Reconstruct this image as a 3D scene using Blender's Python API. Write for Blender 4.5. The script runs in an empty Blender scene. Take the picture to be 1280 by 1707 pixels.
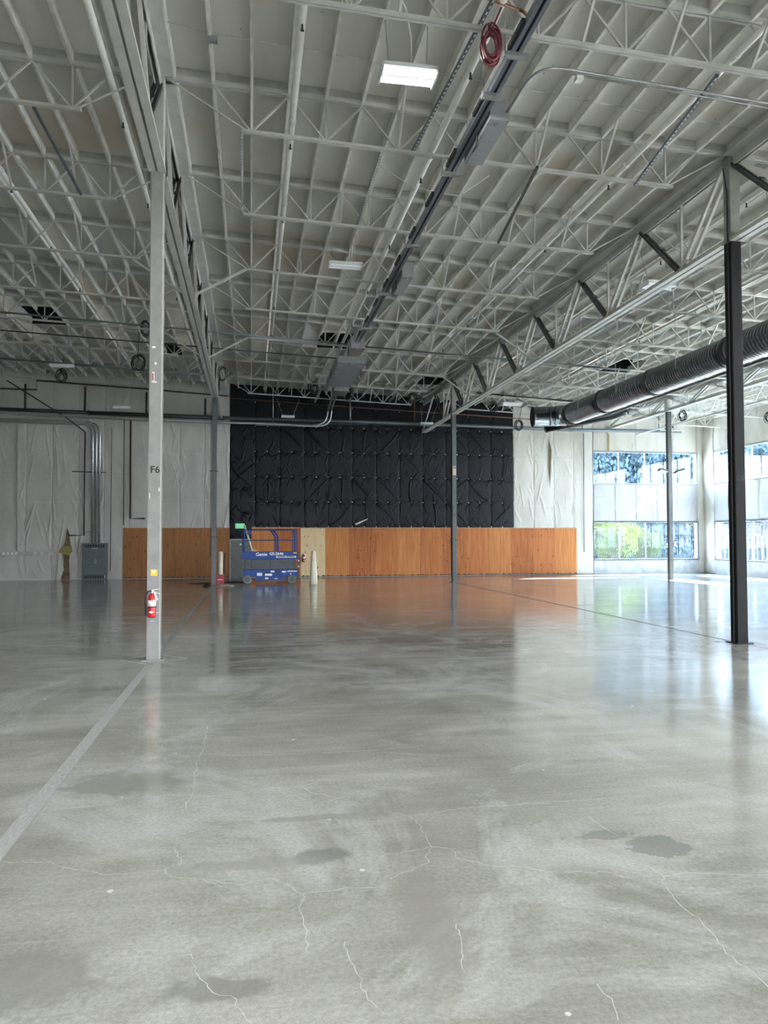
import bpy, math, random
import numpy as np
from mathutils import Vector, Matrix

sc = bpy.context.scene
COL = sc.collection
random.seed(7)
rng = np.random.default_rng(7)

# ------------------------------------------------------------------ camera
H_CAM, F_PX, PITCH, YAW, ROLL = 1.9076, 1272.17, 0.0352555, 0.1726161, -0.0018849
cd = bpy.data.cameras.new('camera'); cam = bpy.data.objects.new('camera', cd); COL.objects.link(cam)
cd.sensor_fit = 'HORIZONTAL'; cd.sensor_width = 36.0; cd.lens = F_PX * 36.0 / 1280.0
cd.clip_start = 0.05; cd.clip_end = 1000
_F = Vector((math.sin(YAW) * math.cos(PITCH), math.cos(YAW) * math.cos(PITCH), math.sin(PITCH)))
_R = Vector((math.cos(YAW), -math.sin(YAW), 0)); _U = _R.cross(_F)
_R2 = _R * math.cos(ROLL) + _U * math.sin(ROLL); _U2 = _U * math.cos(ROLL) - _R * math.sin(ROLL)
cam.matrix_world = Matrix(((_R2.x, _U2.x, -_F.x, 0), (_R2.y, _U2.y, -_F.y, 0), (_R2.z, _U2.z, -_F.z, H_CAM), (0, 0, 0, 1)))
sc.camera = cam

# ------------------------------------------------------------------ colour management
sc.view_settings.view_transform = 'Standard'
sc.view_settings.look = 'None'
sc.view_settings.gamma = 1.0
sc.view_settings.use_curve_mapping = False
sc.view_settings.exposure = 2.0
sc.cycles.max_bounces = 8
sc.cycles.diffuse_bounces = 5
sc.cycles.glossy_bounces = 3
sc.cycles.transmission_bounces = 4
sc.cycles.transparent_max_bounces = 8
sc.cycles.sample_clamp_indirect = 6.0
sc.cycles.caustics_reflective = False
sc.cycles.caustics_refractive = False

# ------------------------------------------------------------------ world + sun
W = bpy.data.worlds.new('sky'); sc.world = W; W.use_nodes = True
nt = W.node_tree; nt.nodes.clear()
tc = nt.nodes.new('ShaderNodeTexCoord'); sx = nt.nodes.new('ShaderNodeSeparateXYZ')
cr = nt.nodes.new('ShaderNodeValToRGB'); bg = nt.nodes.new('ShaderNodeBackground'); wo = nt.nodes.new('ShaderNodeOutputWorld')
nt.links.new(tc.outputs['Generated'], sx.inputs[0]); nt.links.new(sx.outputs['Z'], cr.inputs[0])
cr.color_ramp.elements[0].position = 0.0; cr.color_ramp.elements[0].color = (0.88, 0.93, 1.0, 1)
cr.color_ramp.elements[1].position = 0.75; cr.color_ramp.elements[1].color = (0.50, 0.70, 1.0, 1)
nt.links.new(cr.outputs[0], bg.inputs[0]); bg.inputs[1].default_value = 9.0
nt.links.new(bg.outputs[0], wo.inputs[0])

sun_d = bpy.data.lights.new('sun', 'SUN'); sun = bpy.data.objects.new('sun', sun_d); COL.objects.link(sun)
sun_d.energy = 34.0; sun_d.angle = math.radians(0.6); sun_d.color = (1.0, 0.95, 0.86)
sun.rotation_euler = Vector((-0.95, -0.66, -1.0)).to_track_quat('-Z', 'Y').to_euler()
sun.location = (40, 60, 45)

LAMP_W = 47.0          # watts of each burning ceiling fixture

# ------------------------------------------------------------------ building numbers
XF, Y0, S, T, D = -1.512, 12.662, 10.292, 19.814, 38.419
DJ = T / 6.0
XE, XG, XH, XR = XF - S, XF + S, XF + 2 * S, 24.612
XLW, YB = -22.0, -14.0
SL = -0.0435
def ztc(x): return 9.43 + SL * (x + 1.26)      # underside of the joist top chords
def zdeck(x): return ztc(x) + 0.20
def zbc(x): return ztc(x) - 0.70               # middle of the joist bottom chords
def rowY(k): return Y0 + k * DJ

# ------------------------------------------------------------------ materials
MATS = {}
def _new(name):
    m = bpy.data.materials.new(name); m.use_nodes = True
    n = m.node_tree.nodes; b = n['Principled BSDF']
    MATS[name] = m
    return m, m.node_tree, b
def mat(name, col, rough=0.55, metal=0.0, var=0.12, scale=6.0, bump=0.0, spec=0.5, stretch=(1, 1, 1), obj=True, dirt=None):
    m, t, b = _new(name)
    b.inputs['Roughness'].default_value = rough; b.inputs['Metallic'].default_value = metal
    b.inputs['Specular IOR Level'].default_value = spec
    c = t.nodes.new('ShaderNodeTexCoord'); mp = t.nodes.new('ShaderNodeMapping'); mp.inputs['Scale'].default_value = stretch
    nz = t.nodes.new('ShaderNodeTexNoise'); nz.inputs['Scale'].default_value = scale; nz.inputs['Detail'].default_value = 6; nz.inputs['Roughness'].default_value = 0.6
    rp = t.nodes.new('ShaderNodeValToRGB')
    d = dirt if dirt else tuple(x * (1 - var * 2.2) for x in col)
    rp.color_ramp.elements[0].position = 0.3; rp.color_ramp.elements[0].color = (*d, 1)
    rp.color_ramp.elements[1].position = 0.62; rp.color_ramp.elements[1].color = (*[min(1, x * (1 + var * 0.4)) for x in col], 1)
    t.links.new(c.outputs['Object' if obj else 'Generated'], mp.inputs[0]); t.links.new(mp.outputs[0], nz.inputs['Vector'])
    t.links.new(nz.outputs['Fac'], rp.inputs[0]); t.links.new(rp.outputs[0], b.inputs['Base Color'])
    if bump:
        bp = t.nodes.new('ShaderNodeBump'); bp.inputs['Strength'].default_value = bump; bp.inputs['Distance'].default_value = 0.02
        t.links.new(nz.outputs['Fac'], bp.inputs['Height']); t.links.new(bp.outputs[0], b.inputs['Normal'])
    return m
def emis(name, col, s):
    m, t, b = _new(name)
    b.inputs['Base Color'].default_value = (*col, 1); b.inputs['Emission Color'].default_value = (*col, 1); b.inputs['Emission Strength'].default_value = s
    return m

mat('pipe_white', (0.72, 0.71, 0.68), 0.4, var=0.05)
mat('steel_white', (0.50, 0.495, 0.47), 0.5, var=0.08, scale=3)
mat('purlin', (0.66, 0.65, 0.61), 0.6, var=0.10, scale=4)
mat('nailer', (0.40, 0.39, 0.365), 0.65, var=0.12, scale=4)
mat('steel_grey', (0.36, 0.36, 0.35), 0.45, var=0.10, scale=3)
mat('column_grey', (0.30, 0.30, 0.29), 0.42, var=0.10, scale=5)
mat('column_light', (0.27, 0.27, 0.26), 0.5, var=0.08, scale=5)
mat('column_dark', (0.010, 0.0105, 0.012), 0.6, var=0.12, scale=5, spec=0.25)
mat('column_mid', (0.085, 0.092, 0.092), 0.4, var=0.12, scale=5)
mat('black_steel', (0.03, 0.03, 0.032), 0.4, var=0.1)
mat('busway', (0.13, 0.15, 0.18), 0.38, metal=0.3, var=0.08)
mat('box_grey', (0.24, 0.25, 0.26), 0.5, var=0.06)
mat('panel_grey', (0.085, 0.105, 0.12), 0.45, var=0.06)
mat('galv', (0.45, 0.46, 0.47), 0.32, metal=0.75, var=0.10, scale=12)
mat('duct', (0.19, 0.20, 0.21), 0.24, metal=0.92, var=0.08, scale=2)
mat('duct_inside', (0.02, 0.02, 0.02), 0.7)
mat('pipe_black', (0.018, 0.018, 0.02), 0.45, var=0.1)
mat('pipe_bluegrey', (0.14, 0.16, 0.18), 0.4, metal=0.3, var=0.08)
mat('pipe_brown', (0.055, 0.03, 0.025), 0.5, var=0.15)
mat('copper', (0.28, 0.13, 0.08), 0.45, metal=0.4, var=0.15)
mat('rubber', (0.02, 0.02, 0.02), 0.6)
mat('red_hose', (0.16, 0.02, 0.03), 0.5)
mat('white_plastic', (0.75, 0.75, 0.72), 0.45, var=0.05)
mat('fixture_white', (0.72, 0.73, 0.74), 0.35, var=0.04)
mat('tube_off', (0.80, 0.82, 0.85), 0.25, var=0.02)
mat('lift_blue', (0.005, 0.050, 0.25), 0.4, var=0.10, spec=0.3)
mat('lift_grey', (0.09, 0.10, 0.11), 0.5, var=0.10)
mat('tyre_grey', (0.20, 0.20, 0.20), 0.7, var=0.1)
mat('cream_tube', (0.72, 0.66, 0.52), 0.55, var=0.06)
mat('tan_paper', (0.55, 0.47, 0.36), 0.7, var=0.12)
mat('red_paint', (0.55, 0.015, 0.02), 0.3, var=0.06)
mat('crimson', (0.35, 0.01, 0.03), 0.45, var=0.1)
mat('sticker_white', (0.82, 0.82, 0.80), 0.5, var=0.04)
mat('sticker_yellow', (0.85, 0.55, 0.04), 0.5, var=0.04)
mat('ink_black', (0.012, 0.012, 0.012), 0.6, var=0.0)
mat('ink_white', (0.85, 0.85, 0.85), 0.5, var=0.0)
mat('chrome', (0.6, 0.6, 0.6), 0.2, metal=1.0, var=0.0)
mat('door_grey', (0.12, 0.12, 0.115), 0.5, var=0.08)
mat('wood_brown', (0.16, 0.10, 0.05), 0.8, var=0.25, bump=0.3)
mat('fiberglass', (0.30, 0.25, 0.08), 0.9, var=0.3, scale=20)
mat('shaft_black', (0.004, 0.004, 0.004), 0.8, var=0.0)
mat('concrete_wall', (0.44, 0.45, 0.45), 0.7, var=0.12, scale=3, bump=0.15)
mat('wall_plain', (0.55, 0.54, 0.51), 0.7, var=0.06, scale=1)
mat('window_alu', (0.30, 0.33, 0.36), 0.35, metal=0.2, var=0.04)
mat('bar_dark', (0.07, 0.08, 0.10), 0.4, var=0.05)
mat('trunk', (0.10, 0.075, 0.05), 0.9, var=0.2)
mat('leaf_green', (0.045, 0.105, 0.02), 0.6, var=0.3, scale=1.2)
mat('leaf_yellow', (0.10, 0.135, 0.016), 0.6, var=0.3, scale=1.5)
mat('leaf_hazed', (0.085, 0.135, 0.160), 0.6, var=0.3, scale=1.0)  # leaf green shifted to blue: haze of the panes put in the colour
mat('grass', (0.045, 0.056, 0.016), 0.9, var=0.3, scale=0.6)
mat('asphalt', (0.22, 0.22, 0.22), 0.9, var=0.1, scale=2)
mat('glove_dirt', (0.40, 0.38, 0.34), 0.8, var=0.2)
emis('tube_lit', (1.0, 1.0, 1.0), 2.2)
emis('exit_green', (0.10, 0.75, 0.30), 0.13)

def deck_mat():
    m, t, b = _new('deck')
    b.inputs['Roughness'].default_value = 0.7
    c = t.nodes.new('ShaderNodeNewGeometry')
    mp = t.nodes.new('ShaderNodeMapping'); mp.inputs['Scale'].default_value = (0.5, 0.16, 1)
    n1 = t.nodes.new('ShaderNodeTexNoise'); n1.inputs['Scale'].default_value = 1.6; n1.inputs['Detail'].default_value = 5
    r1 = t.nodes.new('ShaderNodeValToRGB')
    r1.color_ramp.elements[0].position = 0.30; r1.color_ramp.elements[0].color = (0.54, 0.525, 0.485, 1)
    r1.color_ramp.elements[1].position = 0.66; r1.color_ramp.elements[1].color = (0.72, 0.71, 0.675, 1)
    mp2 = t.nodes.new('ShaderNodeMapping'); mp2.inputs['Scale'].default_value = (14, 1.2, 1)
    n2 = t.nodes.new('ShaderNodeTexNoise'); n2.inputs['Scale'].default_value = 2; n2.inputs['Detail'].default_value = 4
    mx = t.nodes.new('ShaderNodeMix'); mx.data_type = 'RGBA'; mx.blend_type = 'MULTIPLY'; mx.inputs[0].default_value = 0.35
    # small dark nail points
    v = t.nodes.new('ShaderNodeTexVoronoi'); v.inputs['Scale'].default_value = 3.1; v.inputs['Randomness'].default_value = 0.9
    mp3 = t.nodes.new('ShaderNodeMapping'); mp3.inputs['Scale'].default_value = (1.6, 0.8, 0.0)
    lt = t.nodes.new('ShaderNodeMath'); lt.operation = 'LESS_THAN'; lt.inputs[1].default_value = 0.045
    mx2 = t.nodes.new('ShaderNodeMix'); mx2.data_type = 'RGBA'; mx2.inputs[7].default_value = (0.04, 0.035, 0.03, 1)
    L = t.links.new
    L(c.outputs['Position'], mp.inputs[0]); L(mp.outputs[0], n1.inputs['Vector']); L(n1.outputs['Fac'], r1.inputs[0])
    L(c.outputs['Position'], mp2.inputs[0]); L(mp2.outputs[0], n2.inputs['Vector'])
    L(r1.outputs[0], mx.inputs[6]); L(n2.outputs['Color'], mx.inputs[7])
    L(c.outputs['Position'], mp3.inputs[0]); L(mp3.outputs[0], v.inputs['Vector']); L(v.outputs['Distance'], lt.inputs[0])
    n9 = t.nodes.new('ShaderNodeTexNoise'); n9.inputs['Scale'].default_value = 0.22; n9.inputs['Detail'].default_value = 4; L(c.outputs['Position'], n9.inputs['Vector'])
    r9 = t.nodes.new('ShaderNodeValToRGB'); r9.color_ramp.elements[0].position = 0.56; r9.color_ramp.elements[0].color = (0, 0, 0, 1); r9.color_ramp.elements[1].position = 0.70; r9.color_ramp.elements[1].color = (0.75, 0.75, 0.75, 1)
    m9 = t.nodes.new('ShaderNodeMix'); m9.data_type = 'RGBA'; m9.inputs[7].default_value = (0.50, 0.42, 0.31, 1)
    L(n9.outputs['Fac'], r9.inputs[0]); L(r9.outputs[0], m9.inputs[0]); L(r1.outputs[0], m9.inputs[6])
    L(lt.outputs[0], mx2.inputs[0]); L(m9.outputs[2], mx2.inputs[6]); L(mx2.outputs[2], b.inputs['Base Color'])
deck_mat()

def ply_mat(name, ca, cb, holes=True, seed=0.0):
    m, t, b = _new(name)
    b.inputs['Roughness'].default_value = 0.55; b.inputs['Specular IOR Level'].default_value = 0.2
    L = t.links.new
    c = t.nodes.new('ShaderNodeNewGeometry')
    mp = t.nodes.new('ShaderNodeMapping'); mp.inputs['Scale'].default_value = (9, 1, 0.45); mp.inputs['Location'].default_value = (seed, seed, seed)
    n = t.nodes.new('ShaderNodeTexNoise'); n.inputs['Scale'].default_value = 1.5; n.inputs['Detail'].default_value = 7; n.inputs['Distortion'].default_value = 0.6
    r = t.nodes.new('ShaderNodeValToRGB')
    r.color_ramp.elements[0].position = 0.32; r.color_ramp.elements[0].color = (*ca, 1)
    r.color_ramp.elements[1].position = 0.68; r.color_ramp.elements[1].color = (*cb, 1)
    L(c.outputs['Position'], mp.inputs[0]); L(mp.outputs[0], n.inputs['Vector']); L(n.outputs['Fac'], r.inputs[0])
    out = r.outputs[0]
    # grime towards the foot of the boards (wear)
    sp = t.nodes.new('ShaderNodeSeparateXYZ'); L(c.outputs['Position'], sp.inputs[0])
    n3 = t.nodes.new('ShaderNodeTexNoise'); n3.inputs['Scale'].default_value = 13
    ad = t.nodes.new('ShaderNodeMath'); ad.operation = 'MULTIPLY_ADD'; ad.inputs[1].default_value = -0.25; L(n3.outputs['Fac'], ad.inputs[0]); L(sp.outputs['Z'], ad.inputs[2])
    lt = t.nodes.new('ShaderNodeMath'); lt.operation = 'LESS_THAN'; lt.inputs[1].default_value = -0.06
    L(ad.outputs[0], lt.inputs[0])
    m0 = t.nodes.new('ShaderNodeMix'); m0.data_type = 'RGBA'; m0.inputs[7].default_value = (0.09, 0.05, 0.03, 1)
    L(lt.outputs[0], m0.inputs[0]); L(out, m0.inputs[6]); out = m0.outputs[2]
    if holes:
        mp2 = t.nodes.new('ShaderNodeMapping'); mp2.inputs['Scale'].default_value = (7.5, 0, 2.6); mp2.inputs['Location'].default_value = (seed * 3, 0, 0)
        v = t.nodes.new('ShaderNodeTexVoronoi'); v.inputs['Scale'].default_value = 1.0; v.inputs['Randomness'].default_value = 0.55
        l2 = t.nodes.new('ShaderNodeMath'); l2.operation = 'LESS_THAN'; l2.inputs[1].default_value = 0.15
        n4 = t.nodes.new('ShaderNodeTexNoise'); n4.inputs['Scale'].default_value = 0.9
        g = t.nodes.new('ShaderNodeMath'); g.operation = 'GREATER_THAN'; g.inputs[1].default_value = 0.44
        mu = t.nodes.new('ShaderNodeMath'); mu.operation = 'MULTIPLY'
        L(c.outputs['Position'], mp2.inputs[0]); L(mp2.outputs[0], v.inputs['Vector']); L(v.outputs['Distance'], l2.inputs[0])
        L(c.outputs['Position'], n4.inputs['Vector']); L(n4.outputs['Fac'], g.inputs[0]); L(l2.outputs[0], mu.inputs[0]); L(g.outputs[0], mu.inputs[1])
        m1 = t.nodes.new('ShaderNodeMix'); m1.data_type = 'RGBA'; m1.inputs[7].default_value = (0.06, 0.03, 0.015, 1)
        L(mu.outputs[0], m1.inputs[0]); L(out, m1.inputs[6]); out = m1.outputs[2]
    L(out, b.inputs['Base Color'])
ply_mat('ply_a', (0.38, 0.115, 0.033), (0.52, 0.195, 0.065), True, 0.0)
ply_mat('ply_b', (0.42, 0.145, 0.042), (0.58, 0.24, 0.08), False, 2.3)
ply_mat('ply_c', (0.31, 0.09, 0.028), (0.48, 0.17, 0.055), True, 5.1)
ply_mat('ply_dark', (0.25, 0.105, 0.036), (0.35, 0.155, 0.058), True, 7.7)
ply_mat('ply_light', (0.62, 0.45, 0.25), (0.74, 0.57, 0.34), True, 4.4)

def vinyl(name, col, rough, dirt, spec=0.5):
    m, t, b = _new(name)
    L = t.links.new
    c = t.nodes.new('ShaderNodeNewGeometry')
    n = t.nodes.new('ShaderNodeTexNoise'); n.inputs['Scale'].default_value = 0.7; n.inputs['Detail'].default_value = 7; n.inputs['Roughness'].default_value = 0.65
    mp = t.nodes.new('ShaderNodeMapping'); mp.inputs['Scale'].default_value = (1.6, 1.6, 0.6)
    r = t.nodes.new('ShaderNodeValToRGB')
    r.color_ramp.elements[0].position = 0.28; r.color_ramp.elements[0].color = (*dirt, 1)
    r.color_ramp.elements[1].position = 0.6; r.color_ramp.elements[1].color = (*col, 1)
    n2 = t.nodes.new('ShaderNodeTexNoise'); n2.inputs['Scale'].default_value = 14; n2.inputs['Detail'].default_value = 3
    bp = t.nodes.new('ShaderNodeBump'); bp.inputs['Strength'].default_value = 0.12; bp.inputs['Distance'].default_value = 0.02
    L(c.outputs['Position'], mp.inputs[0]); L(mp.outputs[0], n.inputs['Vector']); L(n.outputs['Fac'], r.inputs[0]); L(r.outputs[0], b.inputs['Base Color'])
    L(c.outputs['Position'], n2.inputs['Vector']); L(n2.outputs['Fac'], bp.inputs['Height']); L(bp.outputs[0], b.inputs['Normal'])
    b.inputs['Roughness'].default_value = rough; b.inputs['Specular IOR Level'].default_value = spec
vinyl('vinyl_white', (0.56, 0.545, 0.50), 0.5, (0.43, 0.40, 0.35))
vinyl('vinyl_grey', (0.47, 0.46, 0.43), 0.5, (0.36, 0.345, 0.32))
vinyl('vinyl_black', (0.005, 0.0065, 0.010), 0.42, (0.0035, 0.0045, 0.007), 0.17)
vinyl('vinyl_shaded', (0.43, 0.435, 0.45), 0.5, (0.34, 0.335, 0.33))  # white vinyl dulled and blued: spandrel shade and sky tint in the colour

for nm in ('leaf_green', 'leaf_yellow', 'leaf_hazed'):
    t = MATS[nm].node_tree; b = t.nodes['Principled BSDF']; rp = next(n for n in t.nodes if n.type == 'VALTORGB')
    tr = t.nodes.new('ShaderNodeBsdfTranslucent'); mx = t.nodes.new('ShaderNodeMixShader'); mx.inputs[0].default_value = 0.5
    t.links.new(rp.outputs[0], tr.inputs[0]); t.links.new(b.outputs[0], mx.inputs[1]); t.links.new(tr.outputs[0], mx.inputs[2]); t.links.new(mx.outputs[0], t.nodes['Material Output'].inputs[0])
def glass_mat():
    m, t, b = _new('glass')
    n = t.nodes; n.remove(b)
    tr = n.new('ShaderNodeBsdfTransparent'); tr.inputs[0].default_value = (0.90, 0.96, 1.0, 1)
    gl = n.new('ShaderNodeBsdfGlossy'); gl.inputs['Roughness'].default_value = 0.03
    lw = n.new('ShaderNodeLayerWeight'); lw.inputs[0].default_value = 0.5
    pw = n.new('ShaderNodeMath'); pw.operation = 'POWER'; pw.inputs[1].default_value = 4.0
    fr = n.new('ShaderNodeMath'); fr.operation = 'MULTIPLY_ADD'; fr.inputs[1].default_value = 0.7; fr.inputs[2].default_value = 0.03
    t.links.new(lw.outputs['Facing'], pw.inputs[0]); t.links.new(pw.outputs[0], fr.inputs[0])
    mx = n.new('ShaderNodeMixShader')
    t.links.new(fr.outputs[0], mx.inputs[0]); t.links.new(tr.outputs[0], mx.inputs[1]); t.links.new(gl.outputs[0], mx.inputs[2])
    t.links.new(mx.outputs[0], n['Material Output'].inputs[0])
glass_mat()

def floor_mat():
    m, t, b = _new('polished_concrete')
    L = t.links.new; N = t.nodes.new
    c = N('ShaderNodeNewGeometry')
    def noise(scale, stretch, detail=6, rough=0.6, dist=0.0, rot=0.0, loc=(0, 0, 0)):
        mp = N('ShaderNodeMapping'); mp.inputs['Scale'].default_value = stretch; mp.inputs['Rotation'].default_value = (0, 0, rot); mp.inputs['Location'].default_value = loc
        n = N('ShaderNodeTexNoise'); n.inputs['Scale'].default_value = scale; n.inputs['Detail'].default_value = detail; n.inputs['Roughness'].default_value = rough; n.inputs['Distortion'].default_value = dist
        L(c.outputs['Position'], mp.inputs[0]); L(mp.outputs[0], n.inputs['Vector']); return n
    def ramp(src, p0, c0, p1, c1):
        r = N('ShaderNodeValToRGB'); r.color_ramp.elements[0].position = p0; r.color_ramp.elements[0].color = (*c0, 1)
        r.color_ramp.elements[1].position = p1; r.color_ramp.elements[1].color = (*c1, 1); L(src, r.inputs[0]); return r
    def mixc(f, a, bcol, mode='MIX', fac=1.0):
        x = N('ShaderNodeMix'); x.data_type = 'RGBA'; x.blend_type = mode
        if f is None: x.inputs[0].default_value = fac
        else: L(f, x.inputs[0])
        L(a, x.inputs[6])
        if isinstance(bcol, tuple): x.inputs[7].default_value = (*bcol, 1)
        else: L(bcol, x.inputs[7])
        return x.outputs[2]
    n1 = noise(0.45, (1, 1, 1), 8, 0.62, 0.4)
    base = ramp(n1.outputs['Fac'], 0.36, (0.26, 0.257, 0.232), 0.62, (0.40, 0.40, 0.373)).outputs[0]
    # long trowel / polishing streaks across the view
    n2 = noise(1.0, (0.35, 2.6, 1), 7, 0.68, 0.3, rot=-0.05)
    s1 = ramp(n2.outputs['Fac'], 0.42, (0.72, 0.72, 0.72), 0.62, (1.10, 1.10, 1.12)).outputs[0]
    base = mixc(None, base, s1, 'MULTIPLY', 0.45)
    # milky bands of cure residue
    n3 = noise(0.55, (1.0, 0.7, 1), 9, 0.7, 1.2, loc=(3.3, 1.7, 0))
    f3 = ramp(n3.outputs['Fac'], 0.50, (0, 0, 0), 0.62, (0.7, 0.7, 0.7)).outputs[0]
    base = mixc(f3, base, (0.47, 0.475, 0.47))
    # fine speckle
    n4 = noise(38, (1, 1, 1), 4, 0.7)
    s4 = ramp(n4.outputs['Fac'], 0.36, (0.80, 0.80, 0.78), 0.62, (1.08, 1.08, 1.07)).outputs[0]
    base = mixc(None, base, s4, 'MULTIPLY', 0.9)
    n7 = noise(150, (1, 1, 1), 3, 0.8); s7 = ramp(n7.outputs['Fac'], 0.38, (0.84, 0.84, 0.83), 0.60, (1.10, 1.10, 1.09)).outputs[0]
    base = mixc(None, base, s7, 'MULTIPLY', 0.8)
    # fine pale trowel scratches
    n8 = noise(6, (0.25, 9, 1), 6, 0.75, 0.2, rot=-0.1); s8 = ramp(n8.outputs['Fac'], 0.60, (0, 0, 0), 0.74, (0.5, 0.5, 0.5)).outputs[0]
    base = mixc(s8, base, (0.52, 0.52, 0.50))
    # chips: small pale spots
    v = N('ShaderNodeTexVoronoi'); v.inputs['Scale'].default_value = 2.1; L(c.outputs['Position'], v.inputs['Vector'])
    dn = noise(9, (1, 1, 1), 3)
    ad = N('ShaderNodeMath'); ad.operation = 'MULTIPLY_ADD'; ad.inputs[1].default_value = 0.05; L(dn.outputs['Fac'], ad.inputs[0]); L(v.outputs['Distance'], ad.inputs[2])
    lt = N('ShaderNodeMath'); lt.operation = 'LESS_THAN'; lt.inputs[1].default_value = 0.060; L(ad.outputs[0], lt.inputs[0])
    base = mixc(lt.outputs[0], base, (0.60, 0.60, 0.58))
    # olive-brown blotches
    n5 = noise(0.8, (1, 1, 1), 6, 0.6, 0.6, loc=(11, 4, 0))
    f5 = ramp(n5.outputs['Fac'], 0.58, (0, 0, 0), 0.74, (0.55, 0.55, 0.55)).outputs[0]
    base = mixc(f5, base, (0.19, 0.185, 0.155))
    # irregular oil stains with their own outline
    wob = noise(4.5, (1, 1, 1), 6, 0.7, 0.5)
    def stain(x, y, rx, ry, dark, edge=0.25):
        nonlocal base
        mp = N('ShaderNodeMapping'); mp.vector_type = 'POINT'
        mp.inputs['Location'].default_value = (-x / rx, -y / ry, 0); mp.inputs['Scale'].default_value = (1 / rx, 1 / ry, 0)
        L(c.outputs['Position'], mp.inputs[0])
        ln = N('ShaderNodeVectorMath'); ln.operation = 'LENGTH'; L(mp.outputs[0], ln.inputs[0])
        a = N('ShaderNodeMath'); a.operation = 'MULTIPLY_ADD'; a.inputs[1].default_value = 2.2; L(wob.outputs['Fac'], a.inputs[0]); L(ln.outputs['Value'], a.inputs[2])
        r = ramp(a.outputs[0], 0.0, (1, 1, 1), 1.0, (0, 0, 0)); 
        mr = N('ShaderNodeMapRange'); mr.inputs[1].default_value = 2.05 - edge * 0.6; mr.inputs[2].default_value = 2.05 + edge * 0.6; mr.inputs[3].default_value = 0.7; mr.inputs[4].default_value = 0.0
        L(a.outputs[0], mr.inputs[0])
        base = mixc(mr.outputs[0], base, dark)
    for args in STAINS: stain(*args)
    L(base, b.inputs['Base Color'])
    # gloss: polished, with duller streaks
    rr = N('ShaderNodeMapRange'); rr.inputs[1].default_value = 0.35; rr.inputs[2].default_value = 0.7; rr.inputs[3].default_value = 0.09; rr.inputs[4].default_value = 0.19
    L(n2.outputs['Fac'], rr.inputs[0]); L(rr.outputs[0], b.inputs['Roughness'])
    b.inputs['Specular IOR Level'].default_value = 0.55
    bp = N('ShaderNodeBump'); bp.inputs['Strength'].default_value = 0.035; bp.inputs['Distance'].default_value = 0.015
    n6 = noise(5, (0.6, 2.2, 1), 4, 0.6); L(n6.outputs['Fac'], bp.inputs['Height']); L(bp.outputs[0], b.inputs['Normal'])
# x, y, rx, ry, colour, softness
STAINS = [(2.50, 4.43, 0.20, 0.17, (0.17, 0.172, 0.17), 0.10), (2.22, 4.66, 0.22, 0.08, (0.19, 0.192, 0.19), 0.12),
          (0.44, 4.66, 0.17, 0.11, (0.17, 0.17, 0.16), 0.35), (0.42, 5.30, 0.42, 0.06, (0.26, 0.26, 0.24), 0.35),
          (0.05, 4.62, 0.45, 0.09, (0.28, 0.28, 0.26), 0.4), (-0.11, 3.38, 0.24, 0.10, (0.20, 0.20, 0.18), 0.4), (-0.95, 3.6, 0.32, 0.25, (0.22, 0.22, 0.20), 0.5),
          (0.9, 3.75, 0.16, 0.5, (0.24, 0.235, 0.21), 0.5), (-1.0, 6.3, 0.5, 0.3, (0.22, 0.22, 0.20), 0.5)]
floor_mat()

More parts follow.
